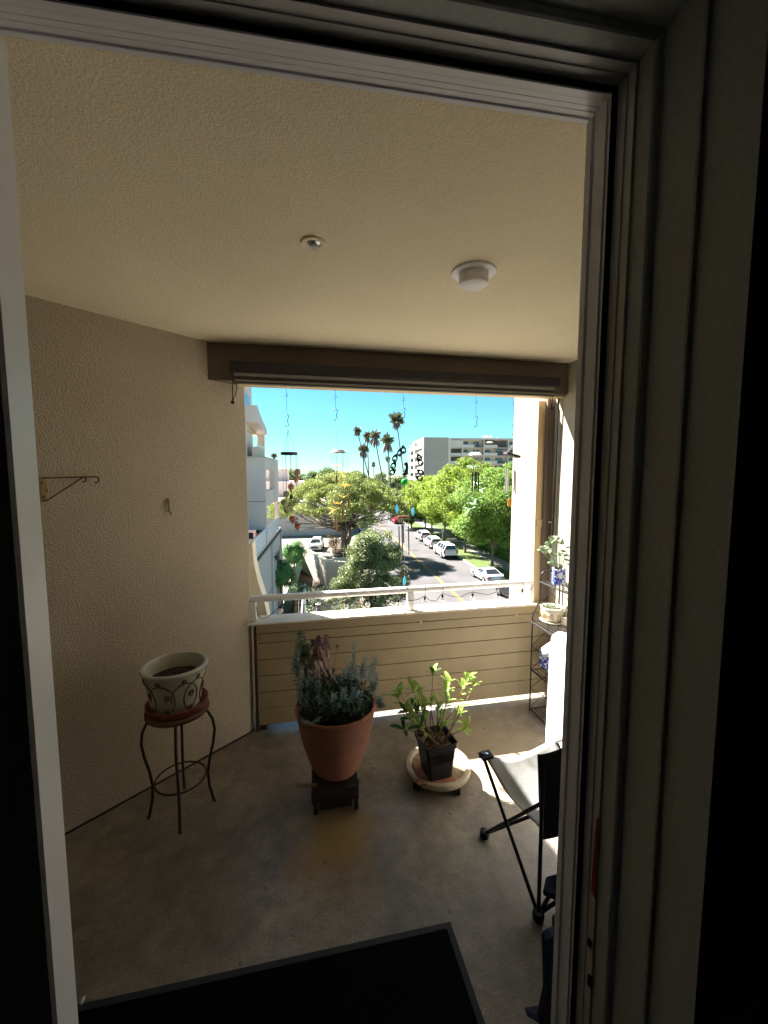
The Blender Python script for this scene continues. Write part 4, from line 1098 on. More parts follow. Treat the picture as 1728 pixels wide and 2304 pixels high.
# 1 balloons
e, h = hanger('wire hook in the beam that carries the balloon mobile, nearest the shaded wall', (644, 645.5, 648), 875, 946, 968)
w1 = thing('wind_chime', hp((650, 1021)), 'mobile of little striped balloons spiralling under a dark ring', 'wind chime')
c = hp((650.5, 1021))
rg = 0.050
MB().lathe([(rg, -0.008), (rg + 0.004, -0.004), (rg + 0.004, 0.008), (rg, 0.010), (rg - 0.014, 0.010), (rg - 0.014, -0.008), (rg, -0.008)], c, 32).build('ring', 'dark_bar', w1, smooth=True)
for a in (20, 140, 260):
    MB().tube([hp((648, 968)), c + V(0.047 * math.cos(R(a)), 0.047 * math.sin(R(a)), 0.01)], 0.0012, 5).build('string', 'chime_metal', w1)
bl_ = [(669.6, 1061.6, 'balloon_tan'), (666.4, 1078, 'balloon_tan'), (654.8, 1095.3, 'balloon_tan'), (644.2, 1111.7, 'balloon_green'), (638.4, 1130, 'balloon_green'), (645.7, 1148.4, 'balloon_green'), (658, 1167.7, 'balloon_brown'), (669.6, 1183.7, 'balloon_brown')]
for i, (x, y, m) in enumerate(bl_):
    a = i * 0.75
    q = hp((x, y), 0.03 * math.sin(a))
    bo = MB()
    pf = [(0.001, 0.020), (0.010, 0.0185), (0.0165, 0.012), (0.0195, 0.003), (0.0175, -0.007), (0.011, -0.017), (0.0065, -0.0225), (0.001, -0.0225)]
    bo.lathe(pf, q, 16)
    o = bo.build('balloon', m, w1, smooth=True)
    for k in range(6):
        th = R(60 * k + 20)
        MB().tube([q + V((r + 0.0004) * math.cos(th), (r + 0.0002) * math.sin(th), z) for r, z in pf[1:-1]], 0.0014, 4).build('stripe', 'balloon_stripe' if m != 'balloon_green' else 'balloon_tan', o)
    MB().cbox(q + V(0, 0, -0.031), (0.0095, 0.0095, 0.009)).tube([q + V(-0.004, 0, -0.022), q + V(-0.004, 0, -0.028)], 0.0012, 4).tube([q + V(0.004, 0, -0.022), q + V(0.004, 0, -0.028)], 0.0012, 4).build('basket', 'balloon_stripe', o)
    top = c + V(0.042 * math.cos(a * 1.3 + 2.6), 0.042 * math.sin(a * 1.3 + 2.6), -0.008)
    MB().tube([V(q.x, q.y, c.z - 0.006), q + V(0, 0, 0.02)], 0.0011, 4).build('string', 'wire_pale', w1)
q = hp((655.4, 1117))
MB().lathe([(0.001, 0.016), (0.007, 0.014), (0.010, 0.0), (0.0145, -0.015), (0.012, -0.015)], q, 16).build('bell', 'brown_bar', w1, smooth=True)
MB().tube([V(q.x, q.y, c.z), q + V(0, 0, 0.016)], 0.0014, 5).build('string', 'chime_metal', w1)

# 2 and 4: birds under a shallow cap
bird_wing = [(0, 0), (0.25, 0.28), (0.6, 0.42), (1.0, 0.38), (0.75, 0.10), (0.4, -0.10)]
def bird(parent, c, s, yaw, roll, m, dark=None):
    M_ = Matrix.Translation(c) @ Matrix.Rotation(yaw, 4, 'Z') @ Matrix.Rotation(roll, 4, 'Y')
    b = MB().ball((0, 0, 0), 1.0, 10, 6, (0.42 * s, 0.11 * s, 0.12 * s), M_)
    b.tube([M_ @ V(0.38 * s, 0, 0.02 * s), M_ @ V(0.80 * s, 0, 0.0)], [0.02 * s, 0.008 * s], 5)
    b.ext([M_ @ V(-0.35 * s, -0.02 * s, 0), M_ @ V(-0.85 * s, -0.22 * s, -0.06 * s), M_ @ V(-0.78 * s, 0, -0.05 * s), M_ @ V(-0.85 * s, 0.22 * s, -0.06 * s), M_ @ V(-0.35 * s, 0.02 * s, 0)], M_.to_3x3() @ V(0, 0, 0.03 * s))
    o = b.build('bird', m, parent, smooth=False)
    for sg_ in (-1, 1):
        pts = [M_ @ V((-0.25 + 0.35 * y) * s * -1 + 0.1 * s, sg_ * (x * 0.95 + 0.05) * s, (0.05 + 0.38 * x) * s) for x, y in bird_wing]
        MB().ext(pts, M_.to_3x3() @ V(0.02 * s, 0, 0.025 * s)).build('wing', m, o)
    return o
def cap_chime(label, loc, capc, capr, capm, birds, s, m, tubes, tubem, tl):
    w = thing('wind_chime', loc, label, 'wind chime')
    MB().lathe([(0.001, 0.014), (capr * 0.62, 0.013), (capr * 0.72, 0.009), (capr, -0.006), (capr * 0.97, -0.008), (capr * 0.6, -0.004), (0.001, -0.004)], capc, 32).build('cap', capm, w, smooth=True)
    for i, (px, py) in enumerate(birds):
        a = i * 1.05; q = hp((px, py), 0.028 * math.sin(a))
        bird(w, q, s[i] if isinstance(s, (list, tuple)) else s, a * 1.3 + 0.3, rnd.uniform(-0.4, 0.3), m)
        MB().tube([V(q.x, q.y, capc.z - 0.004), q + V(0, 0, 0.004)], 0.0011, 4).build('string', 'wire_pale', w)
    for (px, y0, y1) in tubes:
        a, b_ = hp((px, y0), rnd.uniform(-0.02, 0.02)), None
        b_ = V(a.x, a.y, hp((px, y1)).z)
        MB().tube([a, b_], 0.0052, 8).build('tube', tubem, w, smooth=True)
        MB().tube([V(a.x, a.y, capc.z - 0.004), a], 0.0011, 4).build('string', 'wire_pale', w)
    return w
e, h = hanger('wire S hook in the beam above the gold bird mobile', (754, 755.5, 757.5), 870, 933, 973)
capc = hp((760, 1016))
w2 = cap_chime('mobile of translucent gold birds hung from a small dark solar cap', capc, capc, 0.053, 'dish_grey',
               [(757, 1049), (771, 1067), (779, 1092), (774, 1118), (760, 1133), (749, 1150)], [0.032, 0.060, 0.060, 0.044, 0.042, 0.052], 'gold_plastic',
               [(757, 1070, 1088), (770.5, 1140, 1176), (753.5, 1157, 1188), (758, 1172, 1194), (784, 1120, 1143)], 'gold_dark', 0.1)
MB().tube([e, capc + V(0, 0, 0.014)], 0.0011, 4).build('chain', 'wire_pale', w2)
MB().lathe([(0.050, -0.001), (0.052, 0.0), (0.050, 0.001), (0.048, 0.0), (0.050, -0.001)], hp((760, 1047)), 28).build('hoop', 'wire_pale', w2)

# 3 peacock
e, h = hanger('thin wire hook in the beam that carries the peacock chime', (907.3, 908, 908), 875, 930, 1005)
hb_ = hp((911, 1075))
w3 = thing('wind_chime', hb_, 'black metal peacock wind chime with a green glass ball, blue drops and dark tubes', 'wind chime')
def feather(px, py, ang, L=0.060, W=0.040):
    c = hp((px, py)); M_ = Matrix.Translation(c) @ Matrix.Rotation(R(-ang), 4, 'Y')
    out, inn = [], []
    n = 16
    for i in range(n):
        t = 2 * math.pi * i / n
        k = math.cos(t)
        w_ = W / 2 * (1.0 if k < 0 else 1 - 0.75 * k * k)
        out.append(M_ @ V(math.sin(t) * w_, 0, k * L / 2 * (1.15 if k > 0 else 0.9)))
        inn.append(M_ @ V(math.sin(t) * W * 0.27, 0, k * L * 0.20 - L * 0.05))
    b = MB().strip(out, inn, close=True).strip([p + V(0, 0.003, 0) for p in out], [p + V(0, 0.003, 0) for p in inn], close=True).strip(out, [p + V(0, 0.003, 0) for p in out], close=True).strip(inn, [p + V(0, 0.003, 0) for p in inn], close=True)
    b.tube([M_ @ V(0, 0.0015, -L * 0.42), M_ @ V(0, 0.0015, -L * 0.15)], L * 0.06, 5)
    b.ball(M_ @ V(0, 0.0015, -L * 0.16), L * 0.09, 8, 5)
    f_ = b.build('feather', 'chime_metal', w3)
    MB().tube([c - V(0, 0, 0), hp((911, 1072))], 0.0011, 4).build('feather_rod', 'chime_metal', f_)
for (x, y, a) in ((975, 408, 8), (955, 424, -6), (927, 455, -22), (918, 497, -32), (912, 535, -48), (1064, 452, 22), (1070, 478, 36), (1072, 535, 55), (1066, 568, 70)):
    feather(*zA(x, y), a)
bz = [zA(*q) for q in ((985, 478), (997, 476), (1003, 490), (1002, 545), (990, 552), (962, 550), (978, 532), (988, 510), (986, 496), (976, 492))]
MB().ext([hp(q, -0.004) for q in bz], (0, 0.005, 0)).build('body', 'chime_metal', w3, bevel=0.001)
MB().ball(hp(zA(980, 590)), 0.024, 18, 12).build('glass_ball', 'green_glass', w3, smooth=True)
for (x, y, r) in ((1012, 612, 0.010), (938, 660, 0.008), (978, 657, 0.009)):
    c = hp(zA(x, y))
    MB().tube([c + V((r + 0.003) * math.cos(R(a)), 0, (r + 0.003) * math.sin(R(a))) for a in range(0, 361, 24)], 0.0013, 5).build('ring', 'chime_metal', w3)
    MB().ball(c, r * 0.75, 10, 6).build('bead', 'navy_bead', w3, smooth=True)
    MB().tube([c + V(0, 0, r), hp((911, 1085))], 0.0012, 4).build('wire', 'chime_metal', w3)
for (x, y, y1) in ((938, 740, 600), (1028, 755, 600), (980, 1148, 1000)):
    c = hp(zA(x, y)); b = MB()
    b.lathe([(0.001, 0.032), (0.004, 0.025), (0.011, 0.006), (0.0125, -0.004), (0.009, -0.020), (0.001, -0.036)], c, 12, sy=0.4)
    d_ = b.build('glass_drop', 'blue_glass', w3, smooth=True)
    MB().tube([c + V(0, 0, 0.030), hp(zA(x, y1))], 0.0011, 4).build('wire', 'wire_pale', d_)
c = hp(zA(975, 788))
MB().cbox(c, (0.082, 0.012, 0.018)).build('plaque', 'plaque', w3, bevel=0.003)
MB().tube([c, hp((911, 1090))], 0.0009, 4).build('wire', 'chime_metal', w3)
for (x, y0, y1) in ((949, 840, 962), (966, 832, 985), (973, 832, 935), (1003, 838, 1000)):
    a, b_ = hp(zA(x, y0)), hp(zA(x + 3, y1))
    MB().tube([a, b_], 0.0042, 8).build('tube', 'teal_tube', w3, smooth=True)
    MB().tube([a, V(a.x, a.y, c.z - 0.009)], 0.0011, 4).build('string', 'wire_pale', w3)
MB().tube([e, hp(zA(978, 480))], 0.0012, 4).build('wire', 'wire_pale', w3)

# 4 pale green birds with dark tubes
e, h = hanger('wire S hook in the beam above the pale green bird mobile', (1071.5, 1071, 1070), 883, 948, 985)
capc = hp((1069.5, 1022))
w4 = cap_chime('mobile of pale green translucent birds with dark tubes under a silver dish', capc, capc, 0.050, 'dish_white',
               [zA(1360, 505), zA(1413, 640), zA(1395, 600), zA(1382, 690), zA(1366, 712), zA(1342, 750)], 0.050, 'green_bird',
               [(zA(1366, 0)[0], zA(0, 535)[1], zA(0, 640)[1]), (zA(1381, 0)[0], zA(0, 530)[1], zA(0, 632)[1]), (zA(1388, 0)[0], zA(0, 530)[1], zA(0, 632)[1]), (zA(1400, 0)[0], zA(0, 535)[1], zA(0, 640)[1])], 'black_tube', 0.1)
MB().tube([e, capc + V(0, 0, 0.014)], 0.0011, 4).build('chain', 'wire_pale', w4)

# 5 silver tubes under a wooden bar
e, h = hanger('thin chain with an S hook in the beam nearest the pale wall', (1156.5, 1155.5, 1154), 886, 966, 1002)
c = hp((1152, 1024))
w5 = thing('wind_chime', c, 'wind chime of silver tubes and an orange paddle under a dark wooden bar', 'wind chime')
Mb = Matrix.Translation(c) @ Matrix.Rotation(R(14), 4, 'Y')
MB().box((-0.055, -0.03, -0.009), (0.055, 0.03, 0.009), Mb).build('bar', 'brown_bar', w5, bevel=0.003)
for sx_ in (-0.04, 0.04): MB().tube([e, Mb @ V(sx_, 0, 0.009)], 0.0011, 4).build('string', 'wire_pale', w5)
for (x, y0, y1, dy) in ((1556, 510, 655, -0.015), (1566, 515, 640, 0.02), (1603, 522, 640, -0.02), (1610, 530, 662, 0.01)):
    a = hp(zA(x, y0), dy); b_ = V(a.x, a.y, hp(zA(x, y1)).z)
    MB().tube([a, b_], 0.0062, 10).build('tube', 'silver_tube', w5, smooth=True)
    MB().tube([a, V(a.x, a.y, c.z - 0.004)], 0.0011, 4).build('string', 'wire_pale', w5)
q = hp(zA(1575, 707))
MB().ext([q + V(-0.010, 0, -0.028), q + V(0.008, 0, -0.030), q + V(0.013, 0, -0.022), q + V(0.011, 0, 0.024), q + V(0.004, 0, 0.031), q + V(-0.008, 0, 0.029), q + V(-0.013, 0, 0.020), q + V(-0.013, 0, -0.018)], (0, 0.006, 0)).build('paddle', 'orange_wood', w5, bevel=0.002)
MB().tube([q + V(0, 0.003, 0.03), V(q.x + 0.003, q.y, c.z - 0.009)], 0.0009, 4).build('string', 'chime_metal', w5)
q2 = hp(zA(1580, 597))
MB().tube([q2 + V(-0.016, 0, 0), q2 + V(0.016, 0, 0)], 0.004, 6).build('striker', 'brown_bar', w5)
# ================================================================== THE STREET
ZG = -9.3                        # street level, three storeys down
SA = R(86.15)
EU = V(math.cos(SA), math.sin(SA), 0); EV = V(math.sin(SA), -math.cos(SA), 0)
def st(u, v, z=ZG): return EU * u + EV * v + V(0, 0, z)      # u along the street, v across to the right
VC, VL, VR = 11.7, 6.1, 17.3     # centre line and kerbs
MT['asphalt'] = mat('asphalt', (0.080, 0.077, 0.081), 0.9, 0.22, 0.22, spec=0.2, fine=0.06, bscale=6)
MT['lot_concrete'] = mat('lot_concrete', (0.24, 0.22, 0.19), 0.9, 0.08, 0.5, spec=0.2)
MT['sidewalk'] = mat('sidewalk', (0.20, 0.19, 0.175), 0.9, 0.10, 0.8, spec=0.2)
MT['kerb'] = mat('kerb', (0.38, 0.35, 0.32), 0.9, 0.10, 1.0, spec=0.2)
MT['lawn'] = mat('lawn', (0.055, 0.085, 0.016), 0.95, 0.45, 1.5, fine=0.35, bscale=12)
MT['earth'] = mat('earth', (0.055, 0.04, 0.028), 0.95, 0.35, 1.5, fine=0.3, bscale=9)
MT['land'] = mat('land', (0.16, 0.15, 0.12), 0.95, 0.4, 0.05)
MT['yellow_line'] = mat('yellow_line', (0.26, 0.17, 0.03), 0.8, 0.2, 2)
MT['ret_wall'] = mat('ret_wall', (0.40, 0.34, 0.27), 0.9, 0.08, 0.7, spec=0.2)
MT['ret_cap'] = mat('ret_cap', (0.62, 0.56, 0.46), 0.9, 0.06, 1)
MT['house_white'] = mat('house_white', (0.48, 0.44, 0.43), 0.85, 0.05, 0.4, spec=0.2)
MT['house_grey'] = mat('house_grey', (0.66, 0.55, 0.50), 0.85, 0.05, 0.4, spec=0.2)
MT['apt_tan'] = mat('apt_tan', (0.34, 0.31, 0.29), 0.9, 0.05, 0.15, spec=0.2)
MT['apt_cream'] = mat('apt_cream', (0.60, 0.51, 0.40), 0.9, 0.06, 0.2, spec=0.2)
MT['apt_panel'] = mat('apt_panel', (0.55, 0.51, 0.46), 0.9, 0.06, 0.2, spec=0.2)
MT['apt_dark'] = mat('apt_dark', (0.10, 0.09, 0.085), 0.8, 0.1, 0.5)
MT['win_glass'] = mat('win_glass', (0.05, 0.09, 0.14), 0.12, 0.4, 0.6, spec=0.7)
MT['rail_blue'] = mat('rail_blue', (0.62, 0.64, 0.70), 0.35, 0.04, 1, spec=0.5)
MT['dark_trim'] = mat('dark_trim', (0.03, 0.03, 0.04), 0.6, 0.1, 3)
MT['bark'] = mat('bark', (0.17, 0.135, 0.11), 0.9, 0.3, 3, 0.3, 6, 0.05)
MT['bark_grey'] = mat('bark_grey', (0.14, 0.115, 0.09), 0.9, 0.25, 3, 0.3, 6, 0.05)
MT['palm_bark'] = mat('palm_bark', (0.13, 0.11, 0.095), 0.9, 0.2, 2)
MT['jac_leaf'] = mat('jac_leaf', (0.21, 0.285, 0.035), 0.55, 0.22, 0.35, trans=0.55, island=0.42)
MT['jac_leaf_cool'] = mat('jac_leaf_cool', (0.165, 0.26, 0.045), 0.55, 0.22, 0.35, trans=0.55, island=0.42)
MT['pine_leaf'] = mat('pine_leaf', (0.23, 0.27, 0.065), 0.6, 0.2, 0.4, trans=0.25, island=0.35)
MT['bush_leaf'] = mat('bush_leaf', (0.17, 0.205, 0.075), 0.4, 0.25, 0.8, trans=0.25, island=0.45)
MT['bush_brown'] = mat('bush_brown', (0.22, 0.12, 0.04), 0.6, 0.25, 0.8, trans=0.25, island=0.35)
MT['sch_leaf'] = mat('sch_leaf', (0.09, 0.20, 0.05), 0.45, 0.2, 0.8, trans=0.3, island=0.35)
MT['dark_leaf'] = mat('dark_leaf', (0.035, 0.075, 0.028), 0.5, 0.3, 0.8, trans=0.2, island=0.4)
MT['palm_leaf'] = mat('palm_leaf', (0.11, 0.115, 0.06), 0.5, 0.2, 0.8, trans=0.2, island=0.3)
MT['palm_dead'] = mat('palm_dead', (0.20, 0.16, 0.14), 0.9, 0.2, 0.8, island=0.3)
MT['far_leaf'] = mat('far_leaf', (0.115, 0.17, 0.05), 0.6, 0.25, 0.2, trans=0.3, island=0.3)
MT['yellow_leaf'] = mat('yellow_leaf', (0.30, 0.24, 0.035), 0.6, 0.25, 0.4, trans=0.35, island=0.3)
MT['red_leaf'] = mat('red_leaf', (0.06, 0.022, 0.022), 0.6, 0.3, 1, island=0.3)

# ---- ground sheets: street level with the sunken court cut out, court floor below
def sheet_poly(name, quads, z, m, label):
    b = MB()
    for q in quads: b.add([st(u, v, z) for u, v in q], [tuple(range(len(q)))])
    return tag(b.build(name, m), label, kind='structure')
sheet_poly('land', [[(-60, -900), (-60, -3.6), (61.3, -3.6), (61.3, -900)], [(-60, 3.7), (-60, 900), (61.3, 900), (61.3, 3.7)], [(61.3, -900), (61.3, 900), (2600, 900), (2600, -900)], [(-60, -3.6), (-60, 3.7), (16, 3.7), (16, -3.6)], [(49.6, 3.7), (61.3, 3.7), (61.3, -3.4), (51.4, 0.1)], [(61.3, -3.4), (61.3, -3.6), (61.29, -3.6)]], ZG - 0.012, 'land', 'level land reaching to the horizon')
ZC = -12.3
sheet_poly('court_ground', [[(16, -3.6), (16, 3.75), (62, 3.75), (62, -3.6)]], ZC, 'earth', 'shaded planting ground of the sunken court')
sheet_poly('road', [[(-60, VL), (-60, VR), (900, VR), (900, VL)]], ZG - 0.004, 'asphalt', 'pale grey asphalt street running away downtown')
sheet_poly('parking_lot', [[(51.6, 0.2), (61.5, -3.3), (73, -14), (73, 3.6), (50.3, 3.6), (51.0, 1.7)]], ZG - 0.006, 'lot_concrete', 'pale concrete parking lot behind the retaining wall')
b = MB()
for s_ in (-0.16, 0.06): b.add([st(-60, VC + s_, ZG), st(900, VC + s_, ZG), st(900, VC + s_ + 0.11, ZG), st(-60, VC + s_ + 0.11, ZG)], [(0, 1, 2, 3)])
tag(b.build('road_marking', 'yellow_line'), 'double yellow centre line of the street', kind='structure')
def slabs(name, u0, u1, v0, v1, z0, z1, m, label):
    b = MB(); b.ext([st(u0, v0, z0), st(u1, v0, z0), st(u1, v1, z0), st(u0, v1, z0)], (0, 0, z1 - z0))
    return tag(b.build(name, m), label, kind='structure')
slabs('kerb', -60, 900, VR, VR + 0.16, ZG - 0.2, ZG + 0.13, 'kerb', 'concrete kerb along the parked white cars')
slabs('kerb', -60, 900, VL - 0.16, VL, ZG - 0.2, ZG + 0.13, 'kerb', 'concrete kerb on the pine tree side of the street')
slabs('lawn_strip', -60, 300, VR + 0.161, 20.2, ZG - 0.2, ZG + 0.12, 'lawn', 'grass strip with street trees beside the kerb')
slabs('sidewalk', -60, 300, 20.201, 22.2, ZG - 0.2, ZG + 0.13, 'sidewalk', 'concrete pavement beyond the grass strip')
slabs('sidewalk', -60, 300, 3.9, VL - 0.161, ZG - 0.2, ZG + 0.13, 'sidewalk', 'concrete pavement on the pine tree side')
slabs('lawn', -60, 300, 22.201, 30, ZG - 0.2, ZG + 0.11, 'lawn', 'lawn beyond the far pavement')
# retaining wall round the court, white topped
rw_ = thing('retaining_wall', st(51.4, 0.1, ZC), 'tan retaining wall with a pale coping round the sunken court', 'retaining wall')
b = MB(); path = [(61.3, -3.4), (51.4, 0.1), (49.6, 3.7), (16, 3.7)]
c_ = MB()
for i in range(3):
    (u0, v0), (u1, v1) = path[i], path[i + 1]
    A, B_ = st(u0, v0, 0), st(u1, v1, 0); d_ = (B_ - A).normalized(); n_ = V(-d_.y, d_.x, 0)
    if n_.dot(EV) < 0 and i == 2: n_ = -n_
    if i < 2 and n_.dot(EU) < 0: n_ = -n_
    zt_ = ZG + 0.30 if i < 2 else ZG + 0.10
    b.ext([A + V(0, 0, ZC - 0.1), B_ + V(0, 0, ZC - 0.1), B_ + n_ * 0.3 + V(0, 0, ZC - 0.1), A + n_ * 0.3 + V(0, 0, ZC - 0.1)], (0, 0, zt_ - ZC + 0.1))
    c_.ext([A - n_ * 0.05 + V(0, 0, zt_ + 0.002 + i * 0.002), B_ - n_ * 0.05 + V(0, 0, zt_ + 0.002 + i * 0.002), B_ + n_ * 0.40 + V(0, 0, zt_ + 0.002 + i * 0.002), A + n_ * 0.40 + V(0, 0, zt_ + 0.002 + i * 0.002)], (0, 0, 0.12))
b.build('wall_face', 'ret_wall', rw_); c_.build('coping', 'ret_cap', rw_)
# mulch bed with the pine
pb = tag(MB().ext([st(53.0, 1.2), st(53.2, 3.5), st(66, 3.6), st(66, 0.6), st(60, 0.9)], (0, 0, 0.35)).build('planter', 'earth'), 'brown mulch bed with a low kerb beneath the pine', 'planter')
MB().ext([st(52.8, 0.95, ZG), st(53.0, 3.55, ZG), st(53.2, 3.55, ZG), st(53.05, 1.15, ZG)], (0, 0, 0.42)).ext([st(52.85, 0.9, ZG), st(60, 0.62, ZG), st(60, 0.85, ZG), st(53.0, 1.12, ZG)], (0, 0, 0.425)).build('planter_kerb', 'ret_cap', pb)

# ---- buildings
def bx(b, u0, u1, v0, v1, z0, z1):
    return b.ext([st(u0, v0, z0), st(u1, v0, z0), st(u1, v1, z0), st(u0, v1, z0)], (0, 0, z1 - z0))
lb = thing('apartment_building', st(26, -4, ZC), 'pale grey stucco apartment wing with stacked balconies close by on the shaded side', 'building')
VF = -3.6
def part(name, m, parent, *boxes, bevel=0):
    b = MB()
    for q in boxes: bx(b, *q)
    return b.build(name, m, parent, bevel=bevel)
part('lower_wall', 'house_white', lb, (17, 35.0, VF - 0.35, VF - 0.02, ZC - 0.2, -2.95))
part('ledge', 'dark_trim', lb, (17, 35.1, VF - 0.4, VF + 0.06, -2.95, -2.80))
part('floor_slab', 'house_grey', lb, (17, 35.0, VF - 5, VF - 0.03, -2.949, -2.65))
for (u0, u1) in ((17.0, 26.5), (27.05, 33.7)):
    rb = part('balcony_rail', 'rail_blue', lb, (u0, u1, VF - 0.06, VF - 0.03, -2.62, -1.72))
    part('rail_cap', 'white_paint', rb, (u0, u1, VF - 0.08, VF, -1.719, -1.66))
part('front_wall', 'house_grey', lb, (26.6, 27.0, VF - 6, VF - 0.0, -1.75, 2.68))
part('corner_pier', 'house_grey', lb, (26.61, 27.02, VF - 0.25, VF + 0.004, -2.64, -1.752))
part('roof_edge', 'house_white', lb, (26.5, 34.2, VF - 6, VF + 0.03, 2.681, 2.74))
part('side_wall', 'house_grey', lb, (27.001, 31.0, VF - 0.3, VF - 0.002, -0.32, 0.62), (31.001, 34.0, VF - 0.3, VF - 0.002, -0.32, 2.68), (27.001, 31.0, VF - 0.3, VF - 0.002, 1.95, 2.68))
part('balcony_slab', 'house_grey', lb, (27.001, 34.0, VF - 4, VF - 0.301, -0.32, -0.05))
part('column', 'house_grey', lb, (33.5, 34.0, VF - 0.3, VF - 0.003, -2.64, -0.321))
part('recess_wall', 'apt_dark', lb, (28.2, 28.4, VF - 6, VF - 2.0, -2.64, -1.0), (17, 26.5, VF - 3.2, VF - 3.0, -2.64, 2.2))
part('back_wall', 'house_white', lb, (34.001, 35.0, VF - 6, VF - 3.4, ZC, 2.6))
dr = part('door', 'apt_dark', lb, (31.2, 33.4, VF - 0.02, VF + 0.01, -9.0, -4.2))
part('door_frame', 'house_white', dr, (30.9, 31.19, VF - 0.02, VF + 0.06, -9.0, -4.0), (33.41, 33.7, VF - 0.02, VF + 0.06, -9.0, -4.0))
part('wall_pilaster', 'house_white', lb, (28.6, 29.2, VF - 0.02, VF + 0.10, ZC, -2.96))
lm_ = MB().lathe([(0.001, -0.2), (0.10, -0.14), (0.13, 0.1), (0.04, 0.22), (0.001, 0.22)], st(30.3, VF + 0.16, -4.25), 12).build('wall_lamp', 'dark_trim', lb, smooth=True)
MB().cbox(st(30.3, VF + 0.03, -4.2), (0.1, 0.12, 0.1)).build('lamp_arm', 'dark_trim', lm_)
# top storey, set back with a sloping roof edge
part('upper_wall', 'apt_cream', lb, (26.7, 27.1, VF - 5, VF - 3.0, 2.741, 4.9))
part('roof_post', 'apt_cream', lb, (29.9, 30.2, VF - 0.9, VF - 0.45, 2.741, 4.35))
part('upper_parapet', 'apt_cream', lb, (26.72, 29.899, VF - 0.75, VF - 0.46, 2.742, 3.35))
MB().ext([st(26.3, VF - 0.32, 4.75), st(30.4, VF - 0.32, 4.30), st(30.4, VF - 0.32, 4.75), st(27.8, VF - 0.32, 5.3), st(26.3, VF - 0.32, 5.75)], -EV * 3.4).build('upper_roof', 'house_grey', lb)
part('upper_back', 'apt_cream', lb, (26.8, 30.0, VF - 3.2, VF - 3.0, 2.741, 4.6))
part('stair_tower', 'house_grey', lb, (25.6, 29.0, VF - 5, VF - 1.05, 2.76, 7.3))
part('tower_window', 'win_glass', lb, (26.0, 28.0, VF - 1.049, VF - 1.02, 5.7, 6.5))
part('rail', 'white_paint', lb, (26.8, 29.9, VF - 0.50, VF - 0.44, 3.42, 3.5))
for k in range(16):
    part('baluster', 'white_paint', lb, (26.9 + 0.19 * k, 26.93 + 0.19 * k, VF - 0.48, VF - 0.45, 3.352, 3.418))
part('panel_joint', 'dark_trim', lb, (26.585, 26.599, VF - 6, VF + 0.001, 0.0, 0.025))
part('panel_joint', 'dark_trim', lb, (31.4, 31.43, VF - 0.001, VF + 0.006, -0.3, 2.67))
MB().tube([st(34.6, VF + 0.05, ZC), st(34.6, VF + 0.05, -3.0)], 0.06, 8).build('drain_pipe', 'house_white', lb)
part('wall_joint', 'dark_trim', lb, (17, 30.8, VF - 0.02, VF + 0.004, -6.0, -5.97))
part('balcony_ceiling', 'apt_cream', lb, (27.1, 29.9, VF - 3.0, VF - 0.9, 4.28, 4.34))
sf_ = part('balcony_chair', 'dark_trim', lb, (23.5, 24.1, VF - 0.9, VF - 0.3, -2.64, -2.2), (23.5, 23.58, VF - 0.9, VF - 0.3, -2.199, -1.5))
# cactus on the lower balcony
ca = MB()
cb = st(28.3, VF - 0.6, -2.64)
for (dx_, dy_, h_) in ((0, 0, 2.3), (0.35, 0.2, 1.9), (-0.25, 0.1, 1.7), (0.15, -0.3, 1.3)):
    p = cb + EU * dx_ + EV * dy_ * 0.8
    ca.tube([p, p + V(0.02, 0, h_ * 0.5), p + V(0.04, 0.03, h_)], [0.10, 0.12, 0.05], 9)
ct = ca.build('cactus', 'dark_leaf', smooth=True); tag(ct, 'dark columnar cactus clump behind the lower balcony rail', 'cactus')
MB().lathe([(0.001, 0), (0.25, 0), (0.36, 0.45), (0.32, 0.45), (0.001, 0.40)], cb + V(0, 0, 0.002), 18).build('pot', 'terracotta', ct)

# white buildings behind the lot
def house(name, label, u0, u1, v0, v1, z1, m, wins=(), par=0.25, loc=None, cat='building'):
    h = thing(name, st(u0, (v0 + v1) / 2), label, cat)
    part('wall', m, h, (u0, u1, v0, v1, ZG - 0.05, z1))
    part('roof', 'house_grey', h, (u0 + 0.3, u1 - 0.3, v0 + 0.3, v1 - 0.3, z1 + 0.001, z1 + 0.06))
    part('parapet', m, h, (u0 - 0.06, u0 + 0.29, v0 - 0.06, v1 + 0.06, z1 + 0.002, z1 + par))
    for (va, vb, za, zb_) in wins:
        f = part('window', 'house_grey', h, (u0 - 0.05, u0 - 0.001, va, vb, za, zb_))
        part('pane', 'win_glass', f, (u0 - 0.08, u0 - 0.051, va + 0.12, vb - 0.12, za + 0.12, (za + zb_) / 2 - 0.04), (u0 - 0.08, u0 - 0.051, va + 0.12, vb - 0.12, (za + zb_) / 2 + 0.04, zb_ - 0.12))
    return h
house('white_house', 'long white flat roofed building behind the parked car in the lot', 76, 92, -22, 3.2, -3.4, 'house_white', [(-1.0, 0.4, -7.6, -5.8), (-9.5, -8.2, -6.2, -4.6), (-13, -12, -6.2, -4.6), (-18, -17, -6.2, -4.6), (-5.6, -4.6, -7.4, -5.8)])
hh = house('white_house', 'taller white block rising behind the balloon mobile', 94, 115, -30, -1, -0.2, 'house_white', [(-16, -15, -3.5, -2.2), (-12, -11, -3.5, -2.2)])
part('roof_hut', 'house_white', hh, (97, 104, -14.6, -8.5, -0.13, 2.7))
part('hut_roof', 'house_grey', hh, (96.8, 104.2, -14.8, -8.3, 2.701, 2.85))
part('hut_band', 'house_grey', hh, (96.95, 96.999, -14.6, -8.5, 1.1, 1.3))
